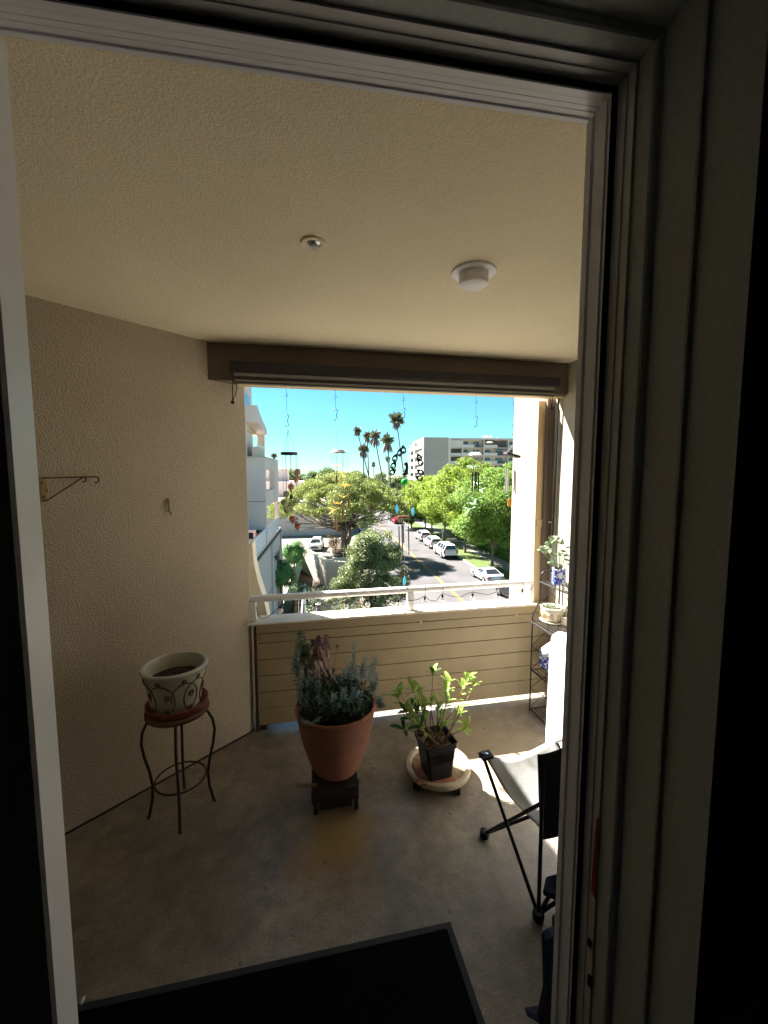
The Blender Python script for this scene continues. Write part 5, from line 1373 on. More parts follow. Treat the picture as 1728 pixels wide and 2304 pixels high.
house('far_house', 'low cream house beyond the pine beside the far street', 150, 170, -16, 2, -4.5, 'apt_cream', [(-4, -2, -7.5, -6), (-9, -7, -7.5, -6)])
house('villa', 'white house hidden behind the street trees', 66, 82, 27.5, 42, -5.5, 'house_white', [(28.5, 29.7, -8.2, -6.6), (32, 33.4, -8.2, -6.6)])
house('villa', 'pale house glimpsed between the trunks beside the nearest street tree', 44, 60, 30, 44, -6.0, 'house_white', [(31, 32.4, -8.4, -6.8), (35, 36.4, -8.4, -6.8)])

# ---- big apartment block down the street
def dl_(px, d): return (px - 864) / FPX * d
CF = V(math.cos(YAW), math.sin(YAW), 0)
def cp(px, d, z=0.0): return CF * d + RT * dl_(px, d) + V(0, 0, z)
ab = thing('apartment_block', cp(1000, 154, ZG), 'six storey tan apartment block with rows of balconies down the street', 'building')
D0 = 154.0
P0 = cp(951, D0); P1 = cp(1010, D0); P2 = cp(1190, 157)
bdir = (P2 - P1).normalized()
ddir = V(-bdir.y, bdir.x, 0)
if ddir.dot(CF) < 0: ddir = -ddir
def q3(s, t, z): return P1 + bdir * s + ddir * t + V(0, 0, z)          # s along the facade from the pier, t into the block
def fbox(name, m, parent, *bxs):
    b = MB()
    for (s0, s1, t0, t1, z0, z1) in bxs:
        b.ext([q3(s0, t0, z0), q3(s1, t0, z0), q3(s1, t1, z0), q3(s0, t1, z0)], (0, 0, z1 - z0))
    return b.build(name, m, parent)
ZT = 14.3
Lf = 31.0
s_ap = -(P1 - P0).length
fbox('blank_wall', 'apt_tan', ab, (s_ap, -0.6, -0.6, 24, ZG, ZT + 0.4))
fbox('core', 'apt_cream', ab, (-0.599, Lf, 1.6, 20, ZG, ZT - 0.3))
fbox('roof', 'house_white', ab, (-0.599, Lf, -0.3, 20, ZT - 0.299, ZT + 0.3))
fbox('pier', 'apt_panel', ab, (-0.598, 0.4, -0.5, 1.6, ZG, ZT + 0.1))
FH = 2.92
zf = [ZT - 0.3 - FH * (i + 1) for i in range(7)]
bays = [(0.4, 4.6, 'dark'), (5.0, 12.6, 'win'), (13.0, 21.8, 'awn'), (22.4, 31, 'win')]
for (s0, s1, k) in bays:
    fbox('fin', 'apt_panel', ab, (s1, s1 + 0.4, -0.25, 1.599, ZG, ZT - 0.3))
for i, z in enumerate(zf):
    fbox('floor_edge', 'house_white', ab, (0.401, Lf, -0.2, 1.598, z - 0.12, z + 0.12))
    for (s0, s1, k) in bays:
        if k == 'dark':
            fbox('balcony_panel', 'apt_panel', ab, (s0 + 0.02, s1 - 0.02, -0.1, 0.05, z + 0.121, z + (2.75 if i == 0 else 1.05)))
            fbox('recess', 'apt_dark', ab, (s0 + 0.1, s1 - 0.1, 1.5, 1.595, z + 0.2, z + 2.6))
        else:
            w_ = s1 - s0
            fbox('balcony_panel', 'apt_panel', ab, (s0 + 0.02, s0 + w_ * 0.55, -0.12, 0.05, z + 0.121, z + 1.15))
            fbox('balcony_rail', 'apt_dark', ab, (s0 + w_ * 0.55 + 0.02, s1 - 0.02, -0.1, -0.04, z + 0.3, z + 0.42), (s0 + w_ * 0.55 + 0.02, s1 - 0.02, -0.1, -0.04, z + 1.05, z + 1.15), *[(s0 + w_ * 0.55 + 0.1 + 0.36 * j, s0 + w_ * 0.55 + 0.18 + 0.36 * j, -0.1, -0.04, z + 0.421, z + 1.049) for j in range(int(w_ * 0.43 / 0.36))])
            for (f0, f1) in ((0.04, 0.30), (0.55, 0.86)):
                f = fbox('window', 'dark_trim', ab, (s0 + w_ * f0, s0 + w_ * f1, 1.50, 1.598, z + 0.5, z + 2.35))
                mid = s0 + w_ * (f0 + f1) / 2
                fbox('pane', 'win_glass', f, (s0 + w_ * f0 + 0.12, mid - 0.06, 1.46, 1.499, z + 0.62, z + 2.23), (mid + 0.06, s0 + w_ * f1 - 0.12, 1.46, 1.499, z + 0.62, z + 2.23))
# shade roof on the upper floors of one bay
fbox('recess', 'apt_dark', ab, (13.3, 21.6, 1.40, 1.49, zf[0] + 0.3, zf[0] + 2.7))
MB().ext([q3(17.2, -0.9, zf[1] + 1.9), q3(21.4, -0.9, zf[1] + 1.9), q3(21.4, 1.4, zf[1] + 2.6), q3(17.2, 1.4, zf[1] + 2.6)], (0, 0, 0.08)).build('awning', 'house_white', ab)
MB().ball(q3(14.6, -0.2, zf[0] + 1.9), 1.2, 12, 6, (1.5, 1.2, 0.35)).build('parasol', 'house_white', ab, smooth=True)
b = MB()
for (s, h_) in ((14, 1.4), (14.8, 1.5), (15.6, 1.5), (16.6, 1.5), (17.4, 1.4), (19.5, 0.9), (26, 0.8)):
    b.tube([q3(s, 5, ZT + 0.3), q3(s, 5, ZT + 0.3 + h_)], 0.2, 6)
b.build('roof_vents', 'house_grey', ab)
# angled balcony side towards the street
SD = (cp(920, 181) - P0); SDl = SD.length; SD = SD.normalized()
SN = V(-SD.y, SD.x, 0)
if SN.dot(RT) > 0: SN = -SN
def q4(s, t, z): return P0 + SD * s + SN * t + V(0, 0, z) + ddir * 0.3
def sbox(name, m, *bxs):
    b = MB()
    for (s0, s1, t0, t1, z0, z1) in bxs:
        b.ext([q4(s0, t0, z0), q4(s1, t0, z0), q4(s1, t1, z0), q4(s0, t1, z0)], (0, 0, z1 - z0))
    return b.build(name, m, ab)
sbox('side_wall', 'apt_cream', (0.2, SDl, -2.0, -0.6, ZG, ZT - 0.6))
for i, z in enumerate(zf):
    for (s0, s1) in ((0.4, 12.5), (14.5, SDl)):
        sbox('side_balcony', 'apt_panel', (s0, s1, 0.2, 0.4, z - 0.15, z + 1.05))
        sbox('side_slab', 'house_white', (s0, s1, -0.59, 0.19, z - 0.14, z + 0.1))
        sbox('side_opening', 'apt_dark', (s0 + 0.8, s1 - 0.8, -0.60, -0.55, z + 0.12, z + 2.4))
sbox('side_pier', 'apt_panel', (12.6, 14.4, -0.59, 0.5, ZG, ZT - 0.5))

# ---- foliage generators (each returns a list of leaf arrays in local coordinates)
G = np.random.default_rng(11)
def clump(c, rad, n, L, W, up=0.35, flat=1.0, jit=0.35):
    d = G.normal(size=(n, 3)); d /= np.linalg.norm(d, axis=1, keepdims=True)
    r = rad * (G.random(n) ** 0.45)[:, None]
    p = np.array(c)[None] + d * r * np.array([1, 1, flat])
    dirs = G.normal(size=(n, 3)) * 0.8 + d * 0.8; dirs[:, 2] -= 0.15
    nor = G.normal(size=(n, 3)) * jit + d * 0.6 + np.array([0, 0, up])
    Ls = L * G.uniform(0.6, 1.3, n); Ws = W * G.uniform(0.7, 1.25, n)
    return kites(p, dirs, nor, Ls, Ws)
def join(parts_):
    vs, fs, o = [], [], 0
    for v, f in parts_: vs.append(v); fs.append(f + o); o += len(v)
    return np.concatenate(vs), np.concatenate(fs)
def crown_mesh(name, clumps, L, W, m, parent, dens, flat=0.75, up=0.5):
    return np_mesh(name, *join([clump(c, r, int(dens * r ** 2.1), L, W, up, flat) for c, r in clumps]), m, parent)
def make_tree(name, loc, H, rad, trunk_h, m, bark, label, cat='tree', group=None, L=0.32, W=0.13, dens=420, seed=0, nclump=46, vr=0.42, shape=1.0, tr=0.16, rc=(0.9, 1.7), squash=0.75):
    r_ = random.Random(seed); t = thing(name, loc, label, cat, group)
    x0, y0, z0 = loc
    cz = trunk_h + (H - trunk_h) * 0.5; hz = (H - trunk_h) * 0.5
    cl_ = []
    k = 0
    while len(cl_) < nclump and k < 4000:
        k += 1
        a = r_.uniform(0, 6.283); q = r_.random() ** 0.5; zz = r_.uniform(-0.95, 1)
        lim = math.sqrt(max(0.0, 1 - zz * zz)) if zz > 0 else (1 - abs(zz) ** 2.2 * 0.55)
        if q < 0.35 and r_.random() < 0.7: continue
        rr = rad * q * lim * r_.uniform(0.85, 1.12)
        cl_.append(((x0 + rr * math.cos(a), y0 + rr * math.sin(a), z0 + cz + zz * hz * 0.88), r_.uniform(*rc)))
    tb = MB()
    top = V(x0 + r_.uniform(-.3, .3), y0 + r_.uniform(-.3, .3), z0 + trunk_h + hz * 0.5)
    base = V(x0, y0, z0 - 0.1)
    fork = V(x0 + r_.uniform(-.12, .12), y0 + r_.uniform(-.12, .12), z0 + trunk_h * 0.85)
    tb.tube([base, base.lerp(fork, 0.15), base.lerp(fork, 0.6), fork], [tr * 1.5, tr * 1.1, tr * 0.95, tr * 0.9], 9)
    for i in range(0, min(len(cl_), 18)):
        c, rr = cl_[i]; c = Vector(c)
        m1 = fork.lerp(c, 0.5) + V(0, 0, 0.25 * hz * r_.random())
        tb.tube([fork + (c - fork) * 0.02 - V(0, 0, 0.2 * r_.random()), m1, c], [tr * 0.6, tr * 0.35, tr * 0.12], 6)
    tb.build('trunk', bark, t, smooth=True)
    crown_mesh('crown', cl_, L, W, m, t, dens, squash)
    return t
def move_tree(src, loc, rot, sc, label):
    c = copy_tree(src); c.location = loc; c.rotation_euler = (0, 0, rot); c.scale = (sc, sc, sc); c['label'] = label; return c

# jacarandas on the grass strip
JG = 'street trees on the grass strip'
j1 = make_tree('street_tree', st(46.2, 19.2, ZG + 0.12), 11.4, 5.0, 2.9, 'jac_leaf_cool', 'bark_grey', 'nearest street tree on the grass strip, above the silver car', group=JG, seed=3, dens=300, nclump=70, L=0.30, W=0.13)
j2 = make_tree('street_tree', st(55.5, 19.1, ZG + 0.12), 12.9, 4.9, 3.4, 'jac_leaf', 'bark_grey', 'tall bright green street tree beside the nearest white car', group=JG, seed=4, dens=300, nclump=64, L=0.32, W=0.13)
j3 = make_tree('street_tree', st(64.8, 18.8, ZG + 0.12), 10.6, 4.7, 3.0, 'jac_leaf', 'bark_grey', 'rounded light green street tree beside the middle white car', group=JG, seed=5, dens=230, nclump=54, L=0.36, W=0.15)
move_tree(j3, st(73.5, 19.0, ZG + 0.12), 2.2, 0.98, 'light green street tree beside the farthest of the three white cars')
move_tree(j2, st(80, 19.4, ZG + 0.12), 1.3, 0.80, 'low yellow green street tree third from the far end of the row')
move_tree(j1, st(58, 27.5, ZG + 0.12), 0.8, 1.08, 'tree behind the far pavement, over the pale house')
move_tree(j2, st(42, 26.5, ZG + 0.12), 2.9, 0.95, 'tree behind the far pavement, close to the pale wall')
move_tree(j3, st(72, 27, ZG + 0.12), 4.0, 1.1, 'tree behind the far pavement, over the white house')
move_tree(j3, st(100, 21.0, ZG + 0.12), 5.0, 0.72, 'small far street tree beside the red car')

# stone pine
pn = thing('pine_tree', st(60.5, 2.9, ZG + 0.35), 'wide umbrella shaped pine over the parking lot with bare grey limbs', 'tree')
pb_ = st(60.5, 2.9, ZG + 0.30)
rp_ = random.Random(21)
fork = pb_ + V(0.1, 0, 2.3)
tb = MB()
tb.tube([pb_ - V(0.3, 0, 0.1), pb_ + V(-0.25, 0, 0.9), fork + V(-0.5, 0, 0.3), fork + V(-1.0, 0.2, 2.6), fork + V(-1.3, 0, 4.6)], [0.52, 0.42, 0.34, 0.26, 0.12], 10)
tb.tube([pb_ + V(0.2, 0, 0.1), pb_ + V(0.45, 0, 1.2), fork + V(0.9, 0, 1.0), fork + V(1.3, 0, 3.0), fork + V(1.2, 0.3, 5.0)], [0.40, 0.36, 0.30, 0.22, 0.1], 10)
cl_ = []
RTv = RT; 
def pine_c(lat, dep, z): 
    return pb_ + RTv * lat + CF * dep + V(0, 0, z)
zone = []
for i in range(185):
    a = rp_.uniform(0, 6.283); q = math.sqrt(rp_.uniform(0.03, 1))
    lat = 9.6 * q * math.cos(a); dep = 6.6 * q * math.sin(a)
    dome = 10.7 - 4.3 * q ** 2.3
    if lat < -3: dome -= 0.25 * (-lat - 3)
    z = dome - rp_.random() ** 1.6 * (2.2 if q < 0.7 else 1.5)
    zone.append((lat - 0.9, dep - (7.6 if lat > 0.5 else 3.0), z))
for (lat, dep, z) in zone:
    cl_.append((tuple(pine_c(lat, dep, z)), rp_.uniform(0.75, 1.35)))
for i, (lat, dep, z) in enumerate(zone[:46]):
    c = pine_c(lat, dep, z); s0 = fork + V(rp_.uniform(-0.9, 1.0), 0, rp_.uniform(0.2, 2.2))
    m0 = s0.lerp(c, 0.2) + V(rp_.uniform(-.4, .4), 0, rp_.uniform(0.1, 0.6)); m1 = s0.lerp(c, 0.45) + V(rp_.uniform(-.5, .5), 0, -0.2 + rp_.uniform(-0.5, 0.5)); m2 = s0.lerp(c, 0.75) + V(rp_.uniform(-.5, .5), 0, rp_.uniform(-0.6, 0.2))
    tb.tube(catmull([s0, m0, m1, m2, c], 3), [0.14 - 0.0092 * k for k in range(13)], 6)
    for q_ in range(2):
        e_ = m2 + V(rp_.uniform(-1.2, 1.2), rp_.uniform(-.8, .8), rp_.uniform(-0.2, 0.9)); tb.tube([m1.lerp(m2, 0.6), m2.lerp(e_, 0.5) + V(0, 0, 0.15), e_], [0.05, 0.035, 0.015], 5)
for i in range(20):
    a = rp_.uniform(0, 6.283); lat = 8.2 * math.cos(a) - 1.2; dep = 5.0 * math.sin(a)
    c = pine_c(lat, dep - 1.5, rp_.uniform(2.9, 4.6)); s0 = fork + V(rp_.uniform(-0.6, 0.9), 0, rp_.uniform(0.0, 1.2))
    m1 = s0.lerp(c, 0.5) + V(0, 0, rp_.uniform(0.0, 0.5))
    tb.tube([s0, m1, m1.lerp(c, 0.6) + V(0, 0, -0.2), c], [0.12, 0.07, 0.045, 0.02], 6)
tb.build('trunk', 'bark', pn, smooth=True)
np_mesh('crown', *join([clump(c, r, int(330 * r * r), 0.33, 0.09, 0.2, 0.55, 0.8) for c, r in cl_] + [clump(pine_c(rp_.uniform(-9, 6), rp_.uniform(-5, 4), rp_.uniform(3.6, 5.5)), 0.6, 60, 0.26, 0.06, 0.2, 0.6, 0.8) for _ in range(14)]), 'pine_leaf', pn)
# brown shrub under the pine
b_ = [((*st(57.8 + rp_.uniform(-1, 1), 1.4 + rp_.uniform(-0.9, 0.9), ZG + 0.3 + rp_.uniform(0.3, 2.2)),), rp_.uniform(0.5, 0.85)) for _ in range(14)]
bs = thing('dry_shrub', st(57.8, 1.4, ZG + 0.35), 'brownish half bare shrub at the foot of the pine', 'shrub')
crown_mesh('foliage', b_, 0.2, 0.09, 'bush_brown', bs, 160, 0.9)
MB().tube([st(57.8, 1.4, ZG + 0.3), st(57.7, 1.5, ZG + 2.3)], 0.06, 6).tube([st(57.8, 1.4, ZG + 0.3), st(57.2, 1.0, ZG + 2.0)], 0.05, 6).build('stem', 'bark', bs)

# ---- big shrub this side of the lot
bu = thing('broad_shrub', cp(835, 33, ZG), 'big leafy grey green shrub standing behind the hand rail', 'shrub')
rb_ = random.Random(5); cl_ = []
for i in range(120):
    t = rb_.random(); z = ZG + 0.6 + 5.5 * t
    wmax = 3.0 * (1 - 0.62 * t ** 2.0) * (0.85 + 0.3 * rb_.random())
    a = rb_.uniform(0, 6.283); q = rb_.random() ** 0.4
    c = cp(832 + 10 * t, 33, 0) + RT * (wmax * q * math.cos(a)) + CF * (1.7 * q * math.sin(a)) + V(0, 0, z)
    cl_.append((tuple(c), rb_.uniform(0.42, 0.72)))
lat_ = [clump(c, r, int(560 * r * r / 0.36 * 0.9), 0.16, 0.07, 0.5, 1.0) for c, r in cl_]
for i in range(44):                                                   # upright shoots
    a = rb_.uniform(0, 6.283); x = rb_.uniform(-2.3, 2.6)
    c0 = cp(835, 33, 0) + RT * x + CF * rb_.uniform(-1.2, 1.0) + V(0, 0, ZG + 4.6 - 0.35 * abs(x) + rb_.uniform(-0.6, 0.9))
    d_ = V(rb_.uniform(-.3, .3), 0, 1)
    for k in range(7):
        lat_.append(clump(c0 + d_ * 0.14 * k, 0.09, 7, 0.13, 0.045, 0.3, 1.2))
np_mesh('foliage', *join(lat_), 'bush_leaf', bu)
crown_mesh('dry_leaves', [(tuple(cp(918, 32, 0) + RT * rb_.uniform(-0.5, 0.5) + V(0, 0, -5.9 + rb_.uniform(-0.3, 0.5))), 0.3) for _ in range(6)], 0.13, 0.045, 'bush_brown', bu, 500)
MB().tube([cp(835, 33, ZG), cp(832, 33, ZG + 1.8), cp(828, 33, ZG + 4.5)], [0.12, 0.09, 0.04], 7).tube([cp(838, 33.2, ZG), cp(850, 33, ZG + 2.0), cp(862, 33, ZG + 4.2)], [0.1, 0.07, 0.03], 7).build('stem', 'bark', bu)

# ---- two umbrella trees, cycad and undergrowth of the court
def palmate(name, label, px, d, ztop, w, h, n, seed, m='sch_leaf'):
    r_ = random.Random(seed); base = cp(px, d, ZC)
    t = thing(name, base, label, 'tree')
    c0 = cp(px, d, ztop - h * 0.55)
    lv_ = []
    tb = MB(); tb.tube([base - V(0, 0, 0.1), base.lerp(c0, 0.5) + V(0.2, 0, 0), c0], [0.14, 0.1, 0.06], 7)
    for i in range(n):
        a = r_.uniform(0, 6.283); zz = r_.uniform(-1, 1); q = math.sqrt(1 - zz * zz * 0.8)
        p = c0 + V(math.cos(a) * w * q, math.sin(a) * w * q, zz * h * 0.5) * r_.uniform(0.45, 1.0) * (1.0 + 0.22 * math.sin(3.1 * a + seed) * math.cos(4.3 * zz + seed))
        out = (p - c0).normalized()
        k = 9; ang = np.linspace(0, 2 * math.pi, k, endpoint=False)
        e = out.orthogonal().normalized(); f = out.cross(e)
        dirs = np.array([(e * math.cos(x) + f * math.sin(x) + out * 0.15 - V(0, 0, 0.45)) for x in ang])
        L_ = r_.uniform(0.30, 0.46)
        cen = np.array([p] * k) + dirs * L_ * 0.5
        lv_.append(kites(cen, dirs, np.array([out + V(0, 0, 0.4)] * k), L_, 0.10))
        if i % 7 == 0: tb.tube([c0, c0.lerp(p, 0.6) + V(0, 0, 0.1), p], [0.04, 0.025, 0.01], 5)
    tb.build('trunk', 'bark_grey', t, smooth=True)
    np_mesh('crown', *join(lv_), m, t)
    return t
palmate('umbrella_tree', 'rounded umbrella leaf tree in front of the pale wing, lower of the pair', 625, 31, -4.55, 1.08, 2.1, 300, 2)
palmate('umbrella_tree', 'umbrella leaf tree with a crooked pale stem, higher of the pair', 657, 37, -4.1, 1.1, 2.0, 260, 3)
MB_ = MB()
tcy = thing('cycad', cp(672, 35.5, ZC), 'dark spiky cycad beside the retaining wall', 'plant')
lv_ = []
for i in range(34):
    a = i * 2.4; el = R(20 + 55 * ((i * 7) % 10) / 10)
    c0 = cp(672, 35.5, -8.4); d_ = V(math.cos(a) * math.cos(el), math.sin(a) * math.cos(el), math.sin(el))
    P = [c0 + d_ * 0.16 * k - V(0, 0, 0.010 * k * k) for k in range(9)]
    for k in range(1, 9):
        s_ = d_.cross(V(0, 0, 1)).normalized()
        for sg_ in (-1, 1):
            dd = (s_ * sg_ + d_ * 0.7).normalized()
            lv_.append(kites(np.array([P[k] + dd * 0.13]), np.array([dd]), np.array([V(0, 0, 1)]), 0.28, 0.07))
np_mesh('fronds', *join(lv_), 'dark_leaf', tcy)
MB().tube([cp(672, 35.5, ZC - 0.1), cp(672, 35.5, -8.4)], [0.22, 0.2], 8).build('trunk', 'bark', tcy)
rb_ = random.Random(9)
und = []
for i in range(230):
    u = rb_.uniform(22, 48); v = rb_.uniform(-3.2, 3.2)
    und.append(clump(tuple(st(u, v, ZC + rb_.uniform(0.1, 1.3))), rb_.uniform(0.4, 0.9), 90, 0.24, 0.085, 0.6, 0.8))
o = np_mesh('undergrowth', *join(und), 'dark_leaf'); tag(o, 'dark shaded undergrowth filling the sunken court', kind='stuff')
for k, (px, d, z, m, lab) in enumerate(((612, 30, -9.3, 'sch_leaf', 'small bright green shrub under the left end of the hand rail'), (675, 30, -9.4, 'sch_leaf', 'light green low shrub under the rail beside the tan pillar'), (645, 31, -9.3, 'red_leaf', 'dark red leaved shrub low in the court under the rail'), (715, 31, -9.2, 'far_leaf', 'grey green rounded shrub under the second bulb'))):
    s_ = thing('low_shrub', cp(px, d, ZC), lab, 'shrub')
    crown_mesh('foliage', [(tuple(cp(px, d, z) + V(rb_.uniform(-0.6, 0.6), rb_.uniform(-0.5, 0.5), rb_.uniform(-0.4, 0.3))), 0.45) for _ in range(9)], 0.17, 0.06, m, s_, 420)
    MB().tube([cp(px, d, ZC - 0.05), cp(px, d, z)], 0.06, 6).build('stem', 'bark', s_)
# small walls in the court
gp = tag(MB().ext([cp(718, 36, ZC), cp(742, 36, ZC), cp(742, 36.6, ZC), cp(718, 36.6, ZC)], (0, 0, 2.9)).build('gate_pillar', 'ret_cap'), 'pale pillar at the end of the court behind the rail', 'pillar')
MB().ext([cp(706, 36.1, ZC), cp(717.7, 36.1, ZC), cp(717.7, 36.5, ZC), cp(706, 36.5, ZC)], (0, 0, 2.55)).build('low_wall', 'house_white', gp)
MB().ext([cp(716, 35.9, ZC + 2.901), cp(744, 35.9, ZC + 2.901), cp(744, 36.7, ZC + 2.901), cp(716, 36.7, ZC + 2.901)], (0, 0, 0.14)).build('coping', 'ret_cap', gp)
sr = tag(MB().tube([cp(683, 36, -7.9), cp(676, 34, -9.2), cp(672, 33, -10.6)], 0.09, 8).build('stair_rail', 'white_paint', smooth=True), 'white stair rail slanting down beside the cycad', 'stair rail')
for a_, b_ in ((cp(683, 36, -7.9), cp(683, 36, ZC)), (cp(672, 33, -10.6), cp(672, 33, ZC))): MB().tube([a_, b_], 0.06, 6).build('rail_post', 'white_paint', sr)

# ---- palms
def palm(label, px, py, d, lean, seed, crown=1.55, skirt=1.2, group='tall fan palms against the sky'):
    r_ = random.Random(seed)
    top = cp(px, d, 0); top.z = EYE + (1152 - py) / FPX * d * math.cos(PITCH) - d * math.tan(PITCH) * 1.0
    top.z = EYE - (py - (1152 - FPX * math.tan(PITCH))) / FPX * d
    base = V(top.x, top.y, ZG) + RT * lean
    t = thing('fan_palm', base, label, 'palm', group)
    MB().tube([base - V(0, 0, 0.2), base.lerp(top, 0.35) - RT * lean * 0.10, base.lerp(top, 0.75) - RT * lean * 0.05, top], [0.26, 0.19, 0.15, 0.14], 8).build('trunk', 'palm_bark', t, smooth=True)
    lv_ = []; dead = []
    for i in range(150):
        a = r_.uniform(0, 6.283); live = i < 95
        el = math.asin(r_.uniform(-0.55, 0.98)) if live else R(r_.uniform(-89, -66))
        d_ = V(math.cos(a) * math.cos(el), math.sin(a) * math.cos(el), math.sin(el))
        L_ = crown * r_.uniform(0.55, 0.95) if live else skirt * r_.uniform(0.6, 1.1)
        nn = V(r_.gauss(0, 1), r_.gauss(0, 1), r_.gauss(0, 1))
        s0 = top + (V(0, 0, 0.15) if live else V(math.cos(a), math.sin(a), 0) * r_.uniform(0.15, 0.55))
        (lv_ if live else dead).append(kites(np.array([s0 + d_ * L_ * 0.55]), np.array([d_]), np.array([nn]), L_, 0.26 * crown if live else 0.35))
    np_mesh('crown', *join(lv_), 'palm_leaf', t)
    np_mesh('skirt', *join(dead), 'palm_dead', t)
    return t
palm('tall leaning fan palm, first of the row beside the gold bird mobile', *zA(716, 305), 125, 7.0, 1, 1.7, 1.6)
palm('shorter shaggy fan palm in front of the leaning one', *zA(748, 410), 105, 0.4, 2, 2.0, 2.2)
palm('slim upright fan palm third in the row', *zA(771, 335), 130, 1.0, 3, 1.9, 2.2)
palm('shaggy fan palm with a wide grey skirt, fourth in the row', *zA(813, 335), 110, 4.5, 4, 2.2, 3.0)
palm('fan palm with drooping grey skirt just beside the peacock chime', *zA(884, 360), 105, 1.6, 5, 2.3, 3.2)
palm('tallest fan palm, rising behind the peacock chime', *zA(934, 245), 115, 4.2, 6, 2.9, 2.8)
palm('tiny far fan palm low above the pine', *zA(886, 462), 210, 0.8, 7, 1.9, 1.6)
palm('lone distant fan palm over the trees beside the pale wing', *zA(249, 446), 230, 0.2, 8, 2.4, 1.6)
palm('short bare topped palm just over the pine crown', *zA(806, 487), 170, 0.2, 9, 1.0, 1.4)
# feather palm between the pine and the street trees
fp = thing('feather_palm', cp(956, 92, ZG), 'bushy feather palm in front of the apartment block', 'palm')
top = cp(956, 92, -0.6); lv_ = []
MB().tube([cp(956, 92, ZG), top], [0.3, 0.22], 8).build('trunk', 'palm_bark', fp, smooth=True)
for i in range(26):
    a = i * 2.4; el = R(15 + 65 * ((i * 3) % 8) / 8); d_ = V(math.cos(a) * math.cos(el), math.sin(a) * math.cos(el), math.sin(el))
    for k in range(1, 11):
        p = top + d_ * 0.34 * k - V(0, 0, 0.022 * k * k); s_ = d_.cross(V(0, 0, 1)).normalized()
        for sg_ in (-1, 1):
            dd = (s_ * sg_ + d_ * 0.6 - V(0, 0, 0.3)).normalized(); lv_.append(kites(np.array([p + dd * 0.25]), np.array([dd]), np.array([V(0, 0, 1)]), 0.6, 0.14))
np_mesh('crown', *join(lv_), 'jac_leaf_cool', fp)

# ---- trees of the middle distance and the far skyline
t1 = make_tree('green_tree', cp(620, 118, ZG), 11.6, 5.0, 3.0, 'far_leaf', 'bark', 'leafy tree over the white block, nearest the pale wing', group='trees beyond the white buildings', seed=8, dens=150, nclump=44, L=0.5, W=0.22, rc=(1.0, 1.9))
for (px, d, sc, lab) in ((660, 125, 1.02, 'leafy tree behind the balloon mobile'), (700, 128, 0.98, 'leafy tree behind the roof hut'), (742, 124, 1.06, 'leafy tree rising beside the roof hut'), (585, 135, 1.15, 'leafy tree half hidden by the pale wing'), (800, 140, 1.0, 'leafy tree peeping over the pine, under the short palm'), (855, 150, 0.95, 'far leafy tree between the pine and the apartment block'), (900, 120, 0.85, 'leafy tree behind the peacock tubes'), (935, 106, 0.78, 'leafy tree at the street bend, near the feather palm')):
    move_tree(t1, cp(px, d, ZG), px * 0.37, sc, lab)
yt = make_tree('yellow_shrub', cp(932, 98, ZG), 8.3, 2.2, 1.5, 'yellow_leaf', 'bark', 'yellow flowering tree below the apartment block', seed=12, dens=120, nclump=22, L=0.4, W=0.2)
dt = make_tree('dark_tree', cp(926, 84, ZG), 6.2, 3.0, 1.2, 'dark_leaf', 'bark', 'dark round tree in the gap beside the red car', seed=13, dens=200, nclump=26, L=0.35, W=0.16)
far = []
rf = random.Random(4)
for i in range(260):
    px = rf.uniform(520, 1240); d = rf.uniform(170, 420)
    far.append(clump(tuple(cp(px, d, ZG + rf.uniform(2, 8.2))), rf.uniform(2.2, 4.2), 110, 1.1, 0.55, 0.6, 0.8))
o = np_mesh('treeline', *join(far), 'far_leaf'); tag(o, 'far green treeline along the horizon', kind='stuff')
# hedge
hg = []
for i in range(70):
    u = 50 + 24 * i / 70; hg.append(clump(tuple(st(u, 22.75, ZG + 0.55)), 0.55, 130, 0.16, 0.08, 0.6, 0.9))
o = np_mesh('hedge', *join(hg), 'jac_leaf_cool'); tag(o, 'clipped green hedge along the far pavement', 'hedge')

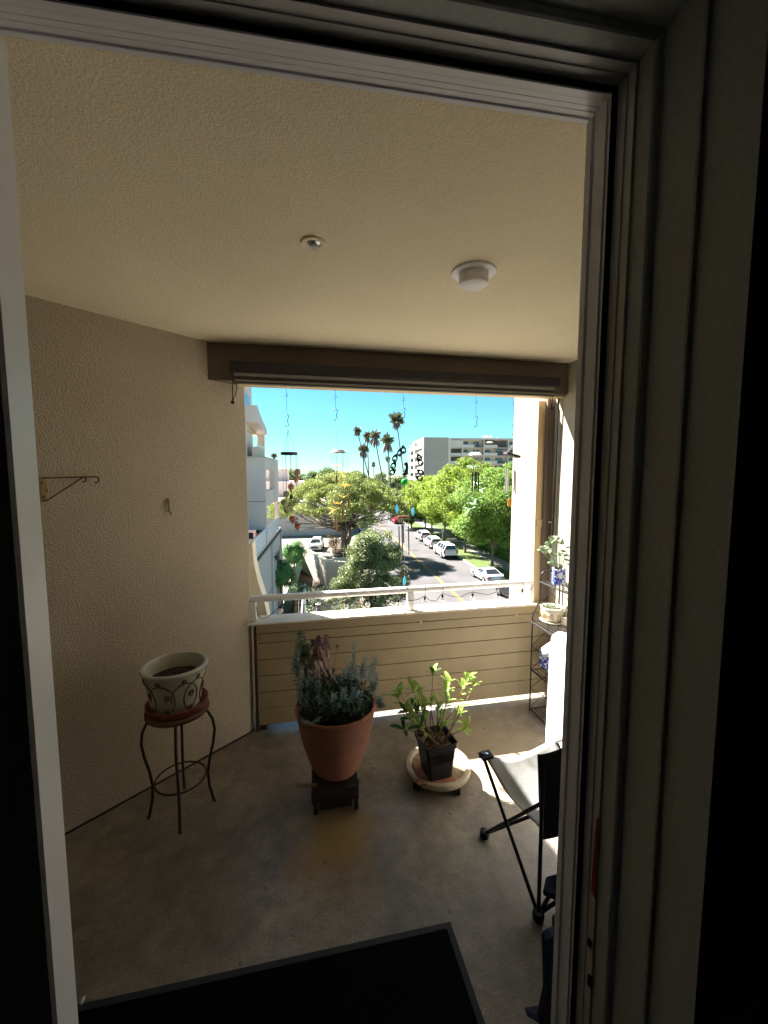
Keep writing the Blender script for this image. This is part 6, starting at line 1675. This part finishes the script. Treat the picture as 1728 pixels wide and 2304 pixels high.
# ---- cars
CARM = {}
def paint(nm, col, rough=0.25): 
    if nm not in CARM: CARM[nm] = mat('paint_' + nm, col, rough, 0.02, 1.0, spec=0.5)
    return CARM[nm]
MT['car_glass'] = mat('car_glass', (0.015, 0.02, 0.028), 0.08, 0.1, 1, spec=0.6)
MT['tyre'] = mat('tyre', (0.012, 0.012, 0.012), 0.9, 0.1, 5)
MT['rim'] = mat('rim', (0.35, 0.35, 0.36), 0.35, 0.1, 5, metal=0.6)
MT['tail'] = mat('tail', (0.42, 0.015, 0.015), 0.25, 0.1, 5)
MT['lamp_glass'] = mat('lamp_glass', (0.65, 0.66, 0.68), 0.15, 0.1, 5)
MT['plate'] = mat('plate', (0.6, 0.6, 0.62), 0.5, 0.1, 5)
SHAPES = {
 'big_suv': dict(L=5.2, W=2.02, lo=[(0, 0.42), (0.02, 0.75), (0.10, 1.10), (1.35, 1.18), (5.02, 1.20), (5.16, 1.12), (5.2, 0.5), (5.1, 0.36), (0.15, 0.32)], gh=[(1.25, 1.17), (1.85, 1.80), (2.3, 1.90), (4.75, 1.90), (4.98, 1.80), (5.08, 1.19)], wh=(1.0, 4.1), r=0.40),
 'suv': dict(L=4.6, W=1.84, lo=[(0, 0.42), (0.03, 0.70), (0.15, 0.95), (1.25, 1.08), (4.42, 1.10), (4.55, 0.95), (4.6, 0.5), (4.5, 0.34), (0.15, 0.30)], gh=[(1.15, 1.07), (1.85, 1.58), (2.3, 1.67), (3.7, 1.64), (4.15, 1.50), (4.48, 1.09)], wh=(0.88, 3.65), r=0.35),
 'coupe': dict(L=4.5, W=1.84, lo=[(0, 0.40), (0.03, 0.60), (0.2, 0.78), (1.35, 0.92), (4.2, 0.98), (4.45, 0.92), (4.5, 0.5), (4.4, 0.30), (0.15, 0.26)], gh=[(1.3, 0.91), (2.05, 1.30), (2.5, 1.37), (3.1, 1.34), (4.0, 1.02), (4.1, 0.975)], wh=(0.85, 3.6), r=0.33),
 'sedan': dict(L=4.6, W=1.80, lo=[(0, 0.42), (0.03, 0.64), (0.2, 0.82), (1.3, 0.95), (3.9, 0.98), (4.5, 0.96), (4.6, 0.5), (4.5, 0.32), (0.15, 0.28)], gh=[(1.2, 0.94), (1.95, 1.38), (2.35, 1.45), (3.2, 1.43), (3.95, 1.05), (4.05, 0.975)], wh=(0.85, 3.65), r=0.33),
}
def car(label, u, v, z, kind, colour, heading=0.0, group=None, ang=0.0):
    """heading 0: nose away from the viewer"""
    q = SHAPES[kind]; L_, W_ = q['L'], q['W']
    t = thing('parked_car', (0, 0, 0), label, 'car', group)
    cx = L_ / 2
    def half(z_): 
        return W_ / 2 * (1.0 if z_ < 0.95 else 1.0 - 0.26 * (z_ - 0.95)) * (0.97 if z_ < 0.4 else 1)
    def loft(out, sidef, shrink=lambda x, z: 1.0):
        b = MB(); n = len(out)
        A = [V(x - cx, -sidef(z_) * shrink(x, z_), z_) for x, z_ in out]; B_ = [V(x - cx, sidef(z_) * shrink(x, z_), z_) for x, z_ in out]
        b.strip(A, B_, close=True); b.add(A, [tuple(range(n))]); b.add(B_, [tuple(reversed(range(n)))])
        return b
    pm = paint(*colour)
    body = loft(q['lo'], half, lambda x, z_: 0.90 if (x < 0.12 or x > L_ - 0.12) else 1.0).build('body', pm, t, bevel=0.05)
    gh = q['gh']
    loft(gh, lambda z_: half(z_) - 0.06 - 0.16 * (z_ - gh[0][1]) / (gh[2][1] - gh[0][1])).build('cabin', pm, t, bevel=0.04)
    def gw(z_): return half(z_) - 0.06 - 0.16 * (z_ - gh[0][1]) / (gh[2][1] - gh[0][1])
    # side glass in two panes, windscreen, rear glass
    zb_, zt_ = gh[0][1] + 0.05, gh[2][1] - 0.10
    def xat(zz, front):
        P = gh[:3] if front else gh[-3:][::-1]
        for i in range(len(P) - 1):
            if P[i][1] <= zz <= P[i + 1][1]: return P[i][0] + (P[i + 1][0] - P[i][0]) * (zz - P[i][1]) / (P[i + 1][1] - P[i][1])
        return P[-1][0]
    xb0, xb1, xt0, xt1 = xat(zb_, True) + 0.22, xat(zb_, False) - 0.16, xat(zt_, True) + 0.14, xat(zt_, False) - 0.14
    cuts = [0, 0.47, 0.53, 1.0] if kind == 'coupe' else [0, 0.36, 0.40, 0.70, 0.74, 1.0]
    for s_ in (-1, 1):
        for i in range(0, len(cuts) - 1, 2):
            f0, f1 = cuts[i], cuts[i + 1]
            w0, w1 = gw(zb_) + 0.006, gw(zt_) + 0.006
            b = MB().ext([V(xb0 + (xb1 - xb0) * f0 - cx, s_ * w0, zb_), V(xb0 + (xb1 - xb0) * f1 - cx, s_ * w0, zb_), V(xt0 + (xt1 - xt0) * f1 - cx, s_ * w1, zt_), V(xt0 + (xt1 - xt0) * f0 - cx, s_ * w1, zt_)], (0, s_ * 0.008, 0))
            b.build('side_window', 'car_glass', t)
    (xa, za), (xc, zc) = gh[0], gh[1]
    def slope_pane(p0, p1, name, push):
        (x0, z0_), (x1, z1_) = p0, p1
        a0 = (x0 + (x1 - x0) * 0.12, z0_ + (z1_ - z0_) * 0.12); a1 = (x0 + (x1 - x0) * 0.94, z0_ + (z1_ - z0_) * 0.94)
        return MB().ext([V(a0[0] - cx, -gw(a0[1]) + 0.07, a0[1]), V(a0[0] - cx, gw(a0[1]) - 0.07, a0[1]), V(a1[0] - cx, gw(a1[1]) - 0.09, a1[1]), V(a1[0] - cx, -gw(a1[1]) + 0.09, a1[1])], (push * 0.03, 0, 0.02)).build(name, 'car_glass', t)
    slope_pane(gh[0], gh[1], 'windscreen', -1)
    slope_pane(gh[-1], gh[-2] if kind != 'coupe' else gh[-3], 'rear_window', 1)
    zl = q['lo'][2][1] - 0.16
    for s_ in (-1, 1):
        MB().cbox((0.10 - cx, s_ * (W_ / 2 - 0.28), zl - 0.06), (0.14, 0.38, 0.15)).build('headlight', 'lamp_glass', t, bevel=0.03)
        hgt = 0.45 if 'suv' in kind else 0.16
        zz = (q['lo'][4][1] - 0.12) if 'suv' in kind else 0.80
        MB().cbox((L_ - 0.09 - cx, s_ * (W_ / 2 - 0.17), zz - 0.1), (0.16, 0.22 if 'suv' in kind else 0.42, hgt)).build('tail_light', 'tail', t, bevel=0.02)
        for wx in q['wh']:
            c = V(wx - cx, s_ * (W_ / 2 - 0.11), q['r'])
            MB().tube([c - V(0, s_ * 0.02, 0), c + V(0, s_ * 0.117, 0)], q['r'] * 1.14, 20).build('wheel_arch', 'tyre', t)
            wl_ = MB().tube([c - V(0, s_ * 0.08, 0), c + V(0, s_ * 0.125, 0)], q['r'], 20).build('wheel', 'tyre', t)
            MB().tube([c, c + V(0, s_ * 0.131, 0)], q['r'] * 0.66, 12).build('rim', 'rim', wl_)
        MB().cbox((gh[0][0] + 0.55 - cx, s_ * (W_ / 2 + 0.06), gh[0][1] + 0.08), (0.16, 0.16, 0.13)).build('mirror', pm, t, bevel=0.03)
    MB().cbox((L_ - 0.01 - cx, 0, 0.72 if kind != 'big_suv' else 0.82), (0.03, 0.5, 0.13)).build('number_plate', 'plate', t)
    MB().cbox((0.02 - cx, 0, 0.60), (0.10, W_ * 0.55, 0.22)).build('grille', 'tyre', t, bevel=0.02)
    MB().cbox((L_ - 0.0 - cx, 0, 0.46), (0.10, W_ * 0.8, 0.14)).build('rear_bumper', 'tyre' if kind == 'big_suv' else pm, t, bevel=0.03)
    p = st(u, v, z); t.location = p
    t.rotation_euler = (0, 0, SA + math.pi + ang + heading)
    return t
WH = ('white', (0.6, 0.6, 0.61)); GRP = 'cars parked along the far kerb'
car('boxy white SUV with dark rear window, nearest of the three white cars', 54.4, 15.95, ZG + 0.002, 'big_suv', WH, group=GRP)
car('white SUV between two other white cars at the kerb', 61.4, 16.05, ZG + 0.002, 'suv', WH, group=GRP)
car('white crossover at the kerb, farthest of the three white cars', 68.1, 16.1, ZG + 0.002, 'suv', WH, group=GRP)
car('silver coupe at the kerb beside the pale wall', 41.2, 16.55, ZG + 0.002, 'coupe', ('silver', (0.50, 0.50, 0.52)), group=GRP, ang=R(2))
car('dark car at the kerb seen under the hand rail, in the nearest place', 34.2, 16.4, ZG + 0.002, 'sedan', ('black', (0.012, 0.012, 0.014)), group=GRP)
car('red car parked far up the street under the peacock plaque', 92.5, 15.9, ZG + 0.002, 'sedan', ('red', (0.24, 0.012, 0.03)), group=GRP)
car('dark grey car just beyond the red car', 98.5, 15.9, ZG + 0.002, 'suv', ('grey', (0.08, 0.08, 0.09)), group=GRP)
car('dark navy car facing us at the pine side of the street', 77.5, 7.2, ZG + 0.002, 'sedan', ('navy', (0.02, 0.035, 0.09)), heading=math.pi, group='cars on the pine side of the street')
car('black car half hidden between the navy car and the pine', 71.0, 7.2, ZG + 0.002, 'suv', ('black', (0.012, 0.012, 0.014)), heading=math.pi, group='cars on the pine side of the street')
car('blue car whose bonnet shows beside the big shrub', 57.0, 7.3, ZG + 0.002, 'sedan', ('blue', (0.02, 0.06, 0.20)), heading=math.pi, group='cars on the pine side of the street')
car('white SUV facing us in the parking lot behind the retaining wall', 61.9, -1.3, ZG + 0.002, 'suv', WH, heading=math.pi, ang=R(-6))
# pole sign by the grass strip
sg2 = thing('street_sign', st(63, 18.0, ZG + 0.12), 'thin street sign post on the grass strip between the white cars', 'street sign')
MB().tube([st(63, 18.0, ZG + 0.1), st(63, 18.0, ZG + 2.6)], 0.035, 6).build('post', 'alu', sg2)
MB().ext([st(62.95, 17.8, ZG + 2.0), st(62.95, 18.2, ZG + 2.0), st(62.95, 18.2, ZG + 2.55), st(62.95, 17.8, ZG + 2.55)], EU * 0.02).build('sign_plate', 'plate', sg2)
